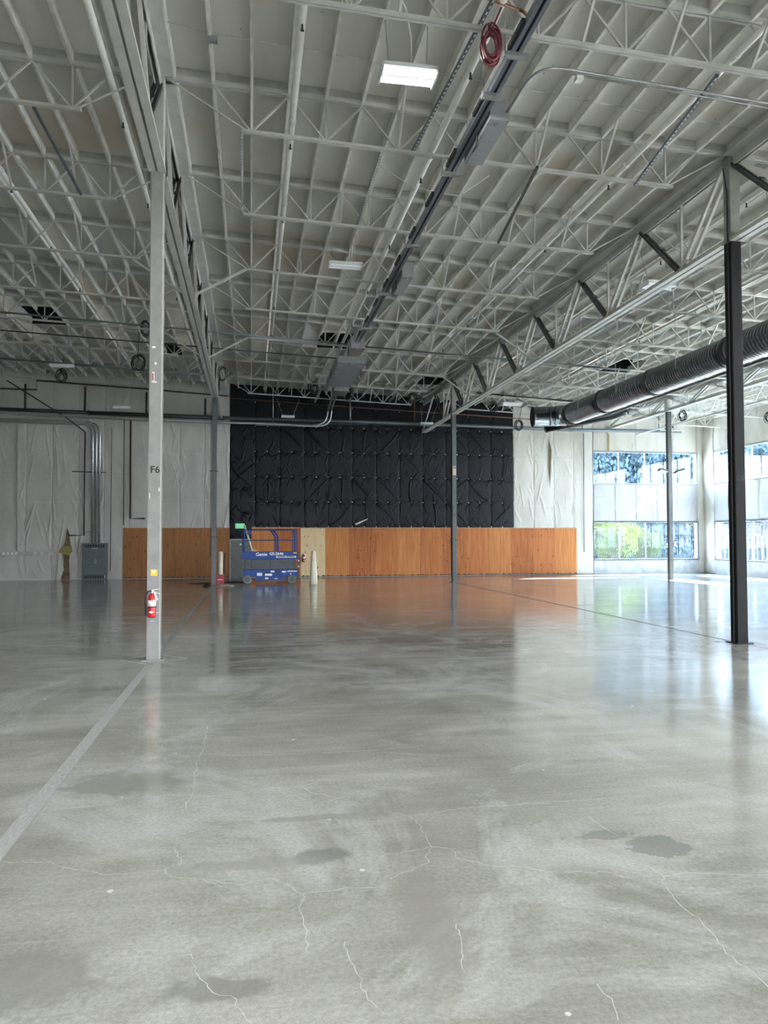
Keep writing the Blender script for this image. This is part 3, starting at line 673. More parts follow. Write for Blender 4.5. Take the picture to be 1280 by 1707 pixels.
for bi, (bx0, bw) in enumerate(BAYS):
    npur = 17 if bi < 3 else 9
    px = [bx0 + 0.25 + 0.622 * k for k in range(npur)]
    cuts = [bx0] + [px[k] for k in range(2, npur - 1, 2)] + [bx0 + bw]
    for k in range(-2, 8):
        y0 = rowY(k); y1 = min(rowY(k + 1), D)
        for a, b_ in zip(cuts, cuts[1:]):
            hole = next((h for h in HOLES if h[0] < (a + b_) / 2 < h[1] and y0 < (h[2] + h[3]) / 2 < y1), None)
            if hole:
                hy = (max(hole[2], y0 + 0.1), min(hole[3], y1 - 0.1))
                if holes and holes[-1][2:] == hy and abs(holes[-1][1] - a) < 0.01: holes[-1] = (holes[-1][0], b_, *hy)
                else: holes.append((a, b_, *hy))
                for ya, yb in ((y0, hy[0]), (hy[1], y1)):
                    if yb - ya > 0.05: struct(slab(a, b_, ya, yb).build('deck_panel', 'deck', ceiling))
                continue
            g = 0.0035
            struct(slab(a + g, b_ - g, y0 + g, y1 - g).build('deck_panel', 'deck', ceiling))
        for x in px:
            if any(h[0] < x - 0.1 and x + 0.1 < h[1] and h[2] < y1 - 0.2 and h[3] > y0 + 0.2 for h in HOLES): 
                h = next(h for h in HOLES if h[0] < x - 0.1 and x + 0.1 < h[1] and h[2] < y1 and h[3] > y0)
                if h[2] - y0 > 0.3: purs.append((x, y0 + 0.05, h[2]))
                if y1 - h[3] > 0.3: purs.append((x, h[3], y1 - 0.05))
                continue
            purs.append((x, y0 + 0.05, y1 - (0.05 if y1 < D else 0)))
def in_view(x, y, z, mx=60, my=40):
    d = Vector((x, y, z - H_CAM)); dz = d.dot(_F)
    if dz < 0.3: return False
    u = 640 + F_PX * d.dot(_R2) / dz; v = 853.5 - F_PX * d.dot(_U2) / dz
    return -mx < u < 1280 + mx and -my < v < 1707 + my
def px_size(p):
    x, y0, y1 = p; best = 0
    vis = any(in_view(x, y0 + (y1 - y0) * f, ztc(x)) for f in (0, 0.5, 1))
    d0 = Vector((x, y0, ztc(x) - H_CAM)).length
    return (0 if vis else 1, d0)
purs.sort(key=px_size)
for x, a, b_ in purs[:296]:
    L = round(b_ - a, 3)
    if L not in mes: mes[L] = MB().box(-0.025, 0, 0, 0.025, L, 0.20).mesh('sub_purlin', 'purlin')
    struct(link('sub_purlin', mes[L], ceiling, (x, a, ztc(x) - 9)))
rest = MB()
for x, a, b_ in purs[296:]: rest.box(x - 0.025, a, ztc(x), x + 0.025, b_, ztc(x) + 0.20)
o = rest.build('sub_purlin', 'purlin', ceiling); o['kind'] = 'stuff'
# plain roof over the parts of the hall the picture does not reach
for x0, x1, y0, y1 in ((XLW, XE, YB, D), (XE, XR, YB, rowY(-2))): struct(slab(x0, x1, y0, y1).build('roof_deck', 'deck', ceiling))
struct(MB().box(XLW - 0.3, YB - 0.3, 11.0, XR + 0.36, D + 0.36, 11.15).build('sun_block_slab', 'deck', ceiling))  # unseen flat slab added to keep sun out of the deck gaps
for i, (a, b_, y0, y1) in enumerate(holes):
    s = MB(); z = ztc(a) ; zt = z + 1.1
    for q4 in ((a, y0, b_, y0 + 0.03), (a, y1 - 0.03, b_, y1), (a, y0 + 0.03, a + 0.03, y1 - 0.03), (b_ - 0.03, y0 + 0.03, b_, y1 - 0.03)):
        s.box(q4[0], q4[1], z + (-0.01 if q4[1] > y0 + 0.5 else 0.2), q4[2], q4[3], zt)
    s.box(a, y0, zt, b_, y1, zt + 0.03); struct(s.build('hatch_shaft', 'shaft_black', ceiling))
    c = MB()
    c.box(a - 0.03, y0 - 0.04, z + 0.10, b_ + 0.03, y0, z + 0.2)
    c.box(a - 0.03, y0, z + 0.1, a + 0.005, y1, z + 0.2).box(b_ - 0.005, y0, z + 0.1, b_ + 0.03, y1, z + 0.2)
    struct(c.build('hatch_curb', 'purlin', ceiling))

# ------------------------------------------------------------------ open-web joists
def joist_meshes():
    M = {}
    sl = Vector((1, 0, SL)).normalized()
    def P(s, dz): return Vector((s, 0, SL * s + dz))
    a0, a1 = 0.12, S - 0.12
    s = MB()
    for sy in (-0.032, 0.032): s.beam(P(a0, 0.035) + Vector((0, sy, 0)), P(a1, 0.035) + Vector((0, sy, 0)), 0.044, 0.07)
    M['top_chord'] = s.mesh('top_chord', 'steel_white')
    s = MB(); s.beam(P(a0, 0.135), P(a1, 0.135), 0.10, 0.129); M['nailer'] = s.mesh('nailer', 'nailer')
    s = MB()
    for sy in (-0.027, 0.027): s.beam(P(1.33, -0.70) + Vector((0, sy, 0)), P(S - 1.20, -0.70) + Vector((0, sy, 0)), 0.042, 0.042)
    M['bottom_chord'] = s.mesh('bottom_chord', 'steel_white')
    M['up'] = MB().beam((0, 0, 0), (0.622, 0, 0.70 + SL * 0.622), 0.029, 0.029).mesh('web_diagonal', 'steel_white')
    M['down'] = MB().beam((0, 0, 0), (0.622, 0, -0.70 + SL * 0.622), 0.029, 0.029).mesh('web_diagonal', 'steel_white')
    M['vert'] = MB().beam((0, 0, 0), (0, 0, 0.70), 0.029, 0.029, side=(1, 0, 0)).mesh('web_vertical', 'steel_white')
    M['tieL'] = MB().beam(P(0.16, 0.0), P(1.42, -0.69), 0.024, 0.024).mesh('end_tie', 'steel_white')
    M['tieR'] = MB().beam(P(S - 1.28, -0.69), P(S - 0.16, 0.0), 0.024, 0.024).mesh('end_tie', 'steel_white')
    M['kick'] = MB().beam((0, 0, 0), (0, -0.70, 0.72), 0.036, 0.036, side=(1, 0, 0)).mesh('bridging_brace', 'steel_white')
    return M
JM = joist_meshes()
# the part between the last column line and the side wall is shorter
def joist(x0, y, k, label, group, length=S):
    full = abs(length - S) < 0.01
    t = empty('roof_joist', (x0, y, ztc(x0)), label, 'joist', group)
    def part(nm, key, loc=(0, 0, 0)): 
        link(nm, JM[key], t, loc)
    def P(s, dz): return (s, 0, SL * s + dz)
    if full:
        part('top_chord', 'top_chord'); part('nailer', 'nailer'); part('bottom_chord', 'bottom_chord'); part('end_tie', 'tieL'); part('end_tie', 'tieR')
        nb = 7
    else:
        if 'top_s' not in JM:
            def V(s, dz, dy=0): return Vector((s, dy, SL * s + dz))
            s = MB(); [s.beam(V(0.12, 0.035, sy), V(length - 0.02, 0.035, sy), 0.044, 0.07) for sy in (-0.032, 0.032)]; JM['top_s'] = s.mesh('top_chord', 'steel_white')
            JM['nail_s'] = MB().beam(V(0.12, 0.135), V(length - 0.02, 0.135), 0.10, 0.129).mesh('nailer', 'nailer')
            s = MB(); [s.beam(V(1.33, -0.70, sy), V(length - 0.15, -0.70, sy), 0.042, 0.042) for sy in (-0.027, 0.027)]; JM['bot_s'] = s.mesh('bottom_chord', 'steel_white')
        part('top_chord', 'top_s'); part('nailer', 'nail_s'); part('bottom_chord', 'bot_s'); part('end_tie', 'tieL'); nb = 3
    for j in range(nb):
        b_ = 1.494 + 1.244 * j
        if in_view(x0 + b_, y, 8.5, 200, 150) or True:
            part('web_diagonal', 'down', P(b_ - 0.622, 0.0)); part('web_diagonal', 'up', P(b_, -0.70)); part('web_vertical', 'vert', P(b_, -0.70))
    ks = ([3.36, 5.85, 7.09, 8.33] if k % 2 else [1.5, 3.98, 6.47, 7.7]) if full else [2.1]
    for s in ks: part('bridging_brace', 'kick', P(s, -0.67))
    return t
bay_words = ['in the bay left of column F6', 'in the middle bay with the busway', 'in the bay over the big duct', 'next to the windowed side wall']
for bi, (bx0, bw) in enumerate(BAYS):
    rows = [k for k in range(-1, 8)]
    rows = [k for k in rows if any(in_view(bx0 + bw * f, rowY(k), 8.7, 0, 0) for f in np.linspace(0, 1, 30))]
    for n_, k in enumerate(rows):
        joist(bx0, rowY(k), k, '%s white roof joist from the camera, %s' % (ORD[n_], bay_words[bi]), 'white roof joists ' + bay_words[bi], bw)

# ------------------------------------------------------------------ joist girders along the column lines
def girder(x, y0, y1, label, btm=-1.54, shallow=False, ends=(0.12, 0.12), extend=0.0):
    zt = ztc(x); t = empty('roof_girder', (x, y0, zt), label, 'girder', 'white joist girders on the column lines')
    zc = zt - 0.09; zb = zt + (btm if not shallow else -0.68)
    a, b_ = y0 + ends[0], y1 - ends[1]
    s = MB()
    for sg in (-1, 1):
        xa, xb = sorted((x + sg * 0.03, x + sg * 0.25))
        s.box(xa, a, zc + 0.055, xb, b_, zc + 0.075)                      # horizontal leg
        s.box(*((x + 0.03, a, zc - 0.11, x + 0.05, b_, zc + 0.055) if sg > 0 else (x - 0.05, a, zc - 0.11, x - 0.03, b_, zc + 0.055)))
    s.build('top_chord', 'steel_white', t)
    s = MB()
    bb = b_ + extend
    for sg in (-1, 1):
        xa, xb = sorted((x + sg * 0.02, x + sg * 0.135))
        s.box(xa, a, zb - 0.08, xb, bb, zb - 0.062)
        s.box(*((x + 0.02, a, zb - 0.062, x + 0.038, bb, zb + 0.06) if sg > 0 else (x - 0.038, a, zb - 0.062, x - 0.02, bb, zb + 0.06)))
        s.box(*((x + 0.117, a, zb - 0.062, x + 0.135, bb, zb - 0.03) if sg > 0 else (x - 0.135, a, zb - 0.062, x - 0.117, bb, zb - 0.03)))
    s.build('bottom_chord', 'steel_white', t)
    ks = [k for k in range(-5, 8) if y0 - 0.1 <= rowY(k) <= y1 + 0.1]
    for k in ks:
        if rowY(k + 1) > y1 + 0.6: continue
        ym = rowY(k) + DJ / 2
        for (ya, sgn) in ((rowY(k) + (0.12 if k == ks[0] else 0.03), 1), (rowY(k + 1) - 0.03, -1)):
            s = MB()
            for sx_ in ((-0.075, 0.075) if sgn > 0 else (-0.05, 0.05)): s.beam((x + sx_, ya, zc - 0.02), (x + sx_, ym - 0.1 * sgn, zb), 0.055, 0.085 if sgn > 0 else 0.06, side=(1, 0, 0))
            if sgn < 0: s.beam((x, (ya + ym) / 2, (zc + zb) / 2 + 0.05), (x, (ya + ym) / 2 - 0.08, (zc + zb) / 2 - 0.03), 0.1, 0.02, side=(1, 0, 0))
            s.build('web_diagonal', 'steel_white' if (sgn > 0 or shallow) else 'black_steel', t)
        MB().beam((x, ym + 0.03, zb + 0.03), (x, ym + 0.03, zt), 0.05, 0.05, side=(1, 0, 0)).build('web_vertical', 'steel_white', t)
    if ks and y1 > D - 1:
        s = MB(); s.beam((x - 0.07, rowY(7), zc), (x - 0.07, D - 0.3, zb + 0.1), 0.05, 0.08, side=(1, 0, 0)); s.build('web_diagonal', 'steel_white', t)
    # tabs where joists sit
    for k in ks:
        MB().box(x - 0.1, rowY(k) - 0.06, zt - 0.02, x + 0.1, rowY(k) + 0.06, zt + 0.0).build('joist_seat', 'steel_grey', t)
    return t
girder(XF, rowY(-3), Y0, 'white joist girder overhead at upper left, near side of the F6 column')
girder(XF, Y0, Y0 + T, 'long white joist girder running back from the F6 column to the next column')
girder(XF, Y0 + T, D + 0.05, 'short end of white girder between left rear column and back wall')
girder(XG, rowY(-3), Y0, 'white joist girder at upper right, on the near side of the dark G6 column')
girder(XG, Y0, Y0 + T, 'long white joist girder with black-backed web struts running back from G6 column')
girder(XG, Y0 + T, D + 0.05, 'short end of white girder between the column before the black vinyl and back wall')
girder(XH, Y0 + DJ, Y0 + T, 'shallow white girder at far right ending on the floodlight column', shallow=True)
girder(XH, Y0 + T, D + 0.05, 'short shallow girder between the floodlight column and back wall', shallow=True)

def brace(p, q, label):
    o = MB().beam(p, q, 0.075, 0.05).build('knee_brace', 'steel_white'); tag(o, label, 'brace', 'white diagonal knee braces of the girders'); o['kind'] = 'thing'
for k, w1, w2 in ((2, 'third', 'F6'), (4, 'fifth', 'F6')):
    x1 = XF + 1.36; zj = ztc(XF) - 0.70
    brace((XF + 0.1, rowY(k) - 0.05, ztc(XF) - 1.5), (x1, rowY(k), zj - 0.06), 'white knee brace right of %s girder, %s joist beyond its column' % (w2, w1))
    brace((XF - 0.1, rowY(k) - 0.05, ztc(XF) - 1.5), (XF - 1.36, rowY(k), zj + 0.02), 'white knee brace left of %s girder, %s joist beyond its column' % (w2, w1))
for k, w1 in ((3, 'fourth'), (5, 'sixth')):
    zj = ztc(XG) - 0.70
    brace((XG - 0.1, rowY(k) - 0.05, ztc(XG) - 1.5), (XG - 1.3, rowY(k), zj), 'white knee brace left of G6 girder at the %s joist behind its column' % w1)
    brace((XG + 0.1, rowY(k) - 0.05, ztc(XG) - 1.5), (XG + 1.36, rowY(k), zj - 0.1), 'white knee brace right of G6 girder at the %s joist behind its column' % w1)
o = MB().beam((XG + 0.12, Y0, ztc(XG) - 0.12), (XG + 2.4, Y0 - 0.4, ztc(XG) - 0.95), 0.11, 0.11).build('diagonal_strut', 'steel_white'); tag(o, 'stout painted strut sloping down right from the head of the dark G6 column', 'strut')

# ------------------------------------------------------------------ columns
def column(x, y, segs, label, w=0.205, top=None):
    t = empty('steel_column', (x, y, 0), label, 'column', 'square steel columns holding the roof girders')
    for i, (z0, z1, m, ww) in enumerate(segs):
        h = ww / 2; c = 0.012; s = MB()
        pts = [(x - h + c, y - h), (x + h - c, y - h), (x + h, y - h + c), (x + h, y + h - c), (x + h - c, y + h), (x - h + c, y + h), (x - h, y + h - c), (x - h, y - h + c)]
        s.poly([(p_[0], p_[1], z0) for p_ in pts][::-1], (0, 0, z1 - z0)); o = s.build('shaft', m, t)
        if i: o['label'] = 'pale painted upper length of the shaft'
    MB().box(x - 0.17, y - 0.17, 0.0, x + 0.17, y + 0.17, 0.012).build('base_plate', segs[0][2], t)
    return t
cF6 = column(XF, Y0, [(0.01, ztc(XF) - 1.62, 'column_light', 0.205), (ztc(XF) - 1.62, ztc(XF) - 0.02, 'steel_white', 0.2)], 'light grey steel column stencilled F6, carrying a fire extinguisher')
cG6 = column(XG, Y0, [(0.01, ztc(XG) - 1.62, 'column_dark', 0.215), (ztc(XG) - 1.62, ztc(XG) - 0.02, 'column_light', 0.21)], 'nearly black steel column marked G6 at the right edge')
cF7 = column(XF, Y0 + T, [(0.01, ztc(XF) - 1.62, 'column_mid', 0.2), (ztc(XF) - 1.62, ztc(XF) - 0.02, 'steel_white', 0.2)], 'grey steel column with a red bucket at its foot')
cG7 = column(XG, Y0 + T, [(0.01, ztc(XG) - 1.62, 'column_mid', 0.2), (ztc(XG) - 1.62, ztc(XG) - 0.02, 'column_light', 0.2)], 'grey steel column in front of the black vinyl wall')
cH7 = column(XH, Y0 + T, [(0.01, 0.85, 'column_mid', 0.2), (0.85, ztc(XH) - 0.77, 'column_mid', 0.195), (ztc(XH) - 0.77, ztc(XH) - 0.02, 'steel_white', 0.26)], 'grey steel column with two floodlights in front of the windows')
MB().box(XF + 0.088, Y0 - 0.106, 0.02, XF + 0.1035, Y0 - 0.1, ztc(XF) - 1.63).build('edge_strip', 'steel_white', cF6)
MB().box(XF - 0.1035, Y0 - 0.105, 0.02, XF - 0.095, Y0 - 0.1, 3.5).build('edge_strip', 'column_grey', cF6)
# marks on F6
y_ = Y0 - 0.1035
MB().box(XF - 0.075, y_ - 0.002, 2.90, XF + 0.075, y_, 3.12).build('stencil_patch', 'column_light', cF6)
text('F6', 'lettering', 0.155, (XF + 0.005, y_ - 0.004, 3.012), FACE_CAM, 'ink_black', cF6, bold=0.003)
MB().box(XF - 0.05, y_ - 0.003, 1.33, XF + 0.055, y_, 1.43).build('sticker', 'sticker_yellow', cF6)['label'] = 'yellow sticker with a white triangle'
MB().poly([(XF - 0.035, y_ - 0.004, 1.415), (XF + 0.035, y_ - 0.004, 1.415), (XF + 0.0, y_ - 0.004, 1.36)], (0, -0.002, 0)).build('triangle_mark', 'sticker_white', cF6)
for (dx, z, w_, h_) in ((-0.03, 4.98, 0.05, 0.03), (0.0, 4.72, 0.03, 0.04), (-0.035, 4.5, 0.035, 0.16), (-0.02, 4.42, 0.08, 0.02), (-0.075, 2.6, 0.01, 0.09), (0.07, 2.7, 0.015, 0.06), (0.06, 0.75, 0.06, 0.006), (-0.02, 0.62, 0.05, 0.006)):
    MB().box(XF + dx - w_ / 2, y_ - 0.002, z - h_ / 2, XF + dx + w_ / 2, y_, z + h_ / 2).build('scuff', 'sticker_white', cF6)
MB().box(XF - 0.048, y_ - 0.004, 4.44, XF - 0.03, y_, 4.56).build('scuff', 'crimson', cF6)
yg = Y0 - 0.108
text('G6', 'lettering', 0.13, (XG + 0.0, yg - 0.003, 3.0), FACE_CAM, 'ink_black', cG6, bold=0.004)
text('G6', 'lettering', 0.13, (XG - 0.1115, Y0, 3.0), (math.pi / 2, 0, -math.pi / 2), 'ink_black', cG6, bold=0.004)
MB().tube([(XG - 0.13, Y0 - 0.03, 0.02), (XG - 0.125, Y0 - 0.04, 3), (XG - 0.125, Y0 - 0.04, 6), (XG - 0.125, Y0 - 0.04, 8.3), (XG - 0.2, Y0 - 0.05, 8.75)], 0.012, 6).build('cable', 'rubber', cG6)
text('G7', 'lettering', 0.13, (XG, Y0 + T - 0.102, 2.95), FACE_CAM, 'ink_black', cG7, bold=0.003)
MB().box(XG - 0.07, Y0 + T - 0.106, 4.7, XG + 0.07, Y0 + T - 0.1, 5.1).build('notice', 'tan_paper', cG7)
MB().tube([(XG - 0.13, Y0 + T, 0.3), (XG - 0.13, Y0 + T, 5.5)], 0.018, 6).build('conduit', 'pipe_black', cG7)
for z in (1.85, 5.0): MB().box(XG - 0.16, Y0 + T - 0.13, z, XG + 0.13, Y0 + T + 0.13, z + 0.04).build('band_clamp', 'black_steel', cG7)
for z in (1.98, 4.72): MB().box(XF - 0.17, Y0 + T - 0.13, z, XF + 0.15, Y0 + T + 0.13, z + 0.04).build('band_clamp', 'black_steel', cF7)
MB().tube([(XF - 0.14, Y0 + T, 1.2), (XF - 0.14, Y0 + T, 7.7)], 0.014, 6).build('conduit', 'pipe_black', cF7)
MB().box(XH + 0.12, Y0 + T - 0.12, 1.55, XH + 0.2, Y0 + T - 0.03, 1.75).build('switch_box', 'white_plastic', cH7)
MB().tube([(XH + 0.13, Y0 + T - 0.08, 1.7), (XH + 0.13, Y0 + T - 0.08, 6.5)], 0.013, 6).build('conduit', 'galv', cH7)

# floodlight heads on H7
for sg, wd in ((-1, 'left'), (1, 'right')):
    t = empty('floodlight', (XH, Y0 + T - 0.12, 4.98), '%s of two grey floodlight heads clamped on the column by the windows' % wd, 'floodlight', 'floodlight pair on the far column')
    c = Vector((XH + sg * 0.42, Y0 + T - 0.2, 5.02)); ax = Vector((sg * 0.25, -0.3, -0.9)).normalized(); sd = Vector((1, 0, 0.25 * sg)).normalized(); up = ax.cross(sd)
    MB().quadbox(c, sd * 0.2, up * 0.13, ax * 0.045).build('lamp_head', 'column_mid', t)
    MB().quadbox(c + ax * 0.048, sd * 0.18, up * 0.11, ax * 0.006).build('lamp_glass', 'tube_off', t)
    MB().tube([(XH + sg * 0.08, Y0 + T - 0.12, 4.93), (XH + sg * 0.22, Y0 + T - 0.16, 4.93), tuple(c - ax * 0.045)], 0.018, 6).build('bracket', 'black_steel', t)

# ------------------------------------------------------------------ fire extinguishers
def extinguisher(x, y, z, label, sc_=1.0):
    t = empty('fire_extinguisher', (x, y, z), label, 'fire extinguisher')
    c = (x, y, z)
    MB().lathe([(0.05, 0), (0.06, 0.012), (0.062, 0.03), (0.062, 0.29), (0.055, 0.33), (0.034, 0.36), (0.022, 0.37), (0.022, 0.385)], c, 24).build('cylinder', 'red_paint', t, True)
    MB().lathe([(0.0632, 0.18), (0.0632, 0.272)], c, 24).build('instruction_label', 'sticker_white', t, True)
    MB().lathe([(0.0645, 0.155), (0.0645, 0.172)], c, 24).build('strap', 'rubber', t)
    MB().poly([(x - 0.045, y - 0.0655, z + 0.09), (x, y - 0.0655, z + 0.072), (x + 0.045, y - 0.0655, z + 0.09), (x, y - 0.0655, z + 0.108)], (0, -0.002, 0)).build('diamond_mark', 'sticker_white', t)
    MB().lathe([(0.02, 0.385), (0.02, 0.43), (0.012, 0.44)], c, 12).build('valve', 'chrome', t)
    MB().beam((x - 0.01, y - 0.01, z + 0.43), (x + 0.115, y - 0.03, z + 0.45), 0.022, 0.012).build('lever', 'white_plastic', t)
    MB().beam((x, y - 0.01, z + 0.415), (x + 0.12, y - 0.03, z + 0.37), 0.022, 0.012).build('carry_handle', 'white_plastic', t)
    MB().tube([(x - 0.01, y - 0.015, z + 0.42), (x - 0.06, y - 0.02, z + 0.41), (x - 0.092, y - 0.02, z + 0.34), (x - 0.097, y - 0.02, z + 0.2), (x - 0.09, y - 0.02, z + 0.14)], 0.011, 8).build('hose', 'rubber', t, True)
    MB().lathe([(0.012, 0), (0.015, 0.03), (0.015, 0.11)], (x - 0.09, y - 0.02, z + 0.03), 10).build('nozzle', 'rubber', t)
    s = MB().poly([(x + 0.03, y - 0.05, z + 0.41), (x + 0.05, y - 0.05, z + 0.41), (x + 0.10, y - 0.05, z + 0.28), (x + 0.065, y - 0.05, z + 0.27)], (0, -0.002, 0)); s.build('tag', 'sticker_white', t)
    MB().box(x - 0.02, y + 0.055, z + 0.05, x + 0.02, y + 0.075, z + 0.42).build('wall_bracket', 'black_steel', t)
    return t
extinguisher(XF - 0.015, Y0 - 0.18, 0.68, 'red fire extinguisher with white tags hung on the F6 column')
extinguisher(2.62, D - 0.14, 0.75, 'small red fire extinguisher hung on the pale plywood beside the blue lift')

# ------------------------------------------------------------------ pipes and conduits along the back wall
def pipe(name, pts, r, m, label, cat='pipe', group=None, clamps=None, n=8):
    o = MB().tube(pts, r, n).build(name, m, None, True); tag(o, label, cat, group); o['kind'] = 'thing'
    if clamps:
        for p_ in clamps:
            s = MB().tube([Vector(p_) - Vector(clamps_dir(pts)) * 0.03, Vector(p_) + Vector(clamps_dir(pts)) * 0.03], r * 1.25, n); c = s.build('coupling', m, None); c.parent = o
    return o
def clamps_dir(pts): return (Vector(pts[1]) - Vector(pts[0])).normalized()
def bend(p0, corner, p1, r, n=6):
    p0, c, p1 = Vector(p0), Vector(corner), Vector(p1); a = (p0 - c).normalized(); b_ = (p1 - c).normalized()
    out = []
    for i in range(n + 1):
        t = i / n; s0 = c + a * r; s1 = c + b_ * r
        out.append(tuple((1 - t) ** 2 * s0 + 2 * t * (1 - t) * c + t * t * s1))
    return out
yp = D - 0.5
pipe('sprinkler_main', [(-14, yp, 8.03), (-7.66, yp, 7.93)], 0.085, 'pipe_black', 'thick black main pipe along the upper back wall at far left', 'pipe', None, [(-10.4, yp, 7.975)])
pipe('sprinkler_main', [(-7.66, yp, 7.92), (-1.3, yp, 7.83)], 0.10, 'pipe_black', 'thick black main pipe between the electrical conduits and the black vinyl', 'pipe', None, [(-7.6, yp, 7.92), (-4.9, yp, 7.88)])
pipe('sprinkler_main', [(-1.3, yp, 7.83), (6.5, yp, 7.80), (16.9, yp, 7.66), (23.0, yp, 7.72)], 0.088, 'pipe_bluegrey', 'thick grey main pipe crossing the black vinyl and white wall', 'pipe', None, [(2.0, yp, 7.81), (8.2, yp, 7.77), (8.35, yp, 7.77)])
pipe('wall_conduit', [(-14, yp - 0.1, 7.80), (-7.6, yp - 0.1, 7.70), (-1.04, yp - 0.1, 7.59), (2.3, yp - 0.1, 7.56)] + bend((2.3, yp - 0.1, 7.56), (3.75, yp - 0.1, 7.55), (3.75, yp - 0.1, 8.9), 0.75) + [(3.75, yp - 0.25, 8.35), (3.72, 36.3, 8.42), (3.55, 31.5, 8.42)], 0.055, 'galv', 'long grey conduit under the main pipe curving up into the ceiling', 'conduit')
pipe('wall_conduit', [(0.2, yp - 0.22, 7.50), (2.6, yp - 0.22, 7.50)] + bend((2.6, yp - 0.22, 7.50), (3.92, yp - 0.22, 7.50), (3.92, yp - 0.22, 8.9), 0.7) + [(3.92, yp - 0.35, 8.35), (3.88, 36.3, 8.42), (3.65, 31.5, 8.42)], 0.045, 'galv', 'second grey conduit beside the long one, curving up over black vinyl', 'conduit')
# conduits over the electrical panel: straight up, then swept to the left
for i, x in enumerate((-7.47, -7.31, -7.15)):
    zc_ = 7.42 - 0.0 * i + 0.06 * i
    pts = [(x, D - 0.14, 1.72), (x, D - 0.14, zc_ - 0.6)] + bend((x, D - 0.14, zc_ - 1), (x, D - 0.14, zc_), (x - 2, D - 0.14, zc_ + 0.01), 0.55) + [(-14, D - 0.14, zc_ + 0.06)]
    pipe('panel_conduit', pts, 0.047, 'galv', '%s of three bright conduits rising from the grey electrical panel' % ['left', 'middle', 'right'][i], 'conduit', 'three conduits over the electrical panel')
pipe('wall_pipe', [(-7.83, D - 0.16, 7.05), (-7.83, D - 0.16, 2.1), (-8.5, D - 0.16, 2.1)], 0.035, 'pipe_black', 'black pipe dropping beside the bright conduits and turning left to the tear', 'pipe')
pipe('wall_pipe', [(-11.2, D - 0.7, 9.3), (-8.55, D - 0.6, 7.62), (-7.83, D - 0.2, 7.05)], 0.03, 'pipe_black', 'thin black pipe slanting down from the ceiling at upper left', 'pipe')
pipe('wall_pipe', [(-14, D - 0.3, 9.0), (-10.0, D - 0.3, 8.98), (-10.0, D - 0.3, 9.42), (-5.4, D - 0.3, 9.2), (-1.1, D - 0.3, 8.95)], 0.038, 'pipe_brown', 'brown pipe with a step in it under the roof line at left', 'pipe')
pipe('wall_pipe', [(-5.75, D - 0.15, 7.7), (-5.72, D - 0.15, 2.92), (-5.05, D - 0.15, 2.92)], 0.045, 'pipe_brown', 'dark brown drop pipe ending just above the left plywood', 'pipe')
pipe('wall_pipe', [(-6.05, D - 0.13, 7.7), (-6.03, D - 0.13, 2.6)], 0.02, 'pipe_black', 'slim black conduit left of the brown drop pipe', 'conduit')
pipe('wall_pipe', [(-10.85, D - 0.13, 7.3), (-10.82, D - 0.13, 1.4)], 0.03, 'steel_grey', 'grey conduit dropping to the outlet strip at far left', 'conduit', None, [(-10.85, D - 0.13, 5.9), (-10.84, D - 0.13, 3.5), (-10.84, D - 0.13, 2.3)])
pipe('wall_pipe', [(-8.4, D - 0.13, 5.15), (-6.85, D - 0.13, 5.12)], 0.02, 'pipe_black', 'short black rod across the conduits at mid wall', 'pipe')
pipe('wall_pipe', [(-7.8, D - 0.2, 2.28), (-6.6, D - 0.2, 2.3)], 0.018, 'steel_grey', 'short rod across the three conduits above the electrical panel', 'pipe')
pipe('wall_pipe', [(-6.62, D - 0.13, 7.3), (-6.62, D - 0.13, 0.4)], 0.014, 'pipe_black', 'thin dark cable running down right of the electrical panel', 'conduit')
pipe('copper_line', [(-1.05, D - 0.25, 8.86), (6.5, D - 0.25, 8.52), (13.7, D - 0.25, 8.24), (14.6, D - 0.25, 8.2)], 0.024, 'copper', 'thin copper pipe under the roof edge along the black vinyl', 'pipe')
for i, (x, z) in enumerate(((-10.45, 9.2), (-7.78, 9.15), (-4.98, 8.98), (-2.22, 8.76))):
    pipe('pipe_drop', [(x, yp, 7.95), (x, yp, z)], 0.05, 'pipe_black', '%s from the left of the short black pipes rising above the black main' % ORD[i], 'pipe', 'short risers above the main pipe')
for i, (x, w_) in enumerate(((1.05, 'galv'), (4.9, 'galv'), (8.2, 'copper'), (10.2, 'pipe_bluegrey'), (17.3, 'pipe_bluegrey'), (21.7, 'pipe_bluegrey'))):
    pipe('pipe_drop', [(x, yp, 7.70), (x, yp, zdeck(x) - 0.1)], 0.025, w_, '%s from the left of the hangers holding the grey main pipe' % ORD[i], 'pipe', 'hangers of the grey main pipe')
pipe('wall_conduit', [(17.55, D - 0.12, 7.55), (17.5, D - 0.12, 1.2)], 0.022, 'pipe_bluegrey', 'thin dark conduit dropping between the plywood and the windows', 'conduit')
pipe('gooseneck_pipe', [(22.1, yp, 7.75), (22.1, yp, 7.95)] + [(22.3 - 0.22 * math.cos(a), yp, 7.95 + 0.25 * math.sin(a)) for a in np.linspace(0, math.pi, 7)] + [(22.55, yp, 7.9)], 0.035, 'rubber', 'small black gooseneck hose on the white shelf near the corner', 'hose')
tag(MB().box(21.7, yp - 0.15, 7.72, 23.1, yp + 0.15, 7.76).build('hung_shelf', 'white_plastic'), 'white hung strip under the gooseneck hose near the corner', 'shelf')

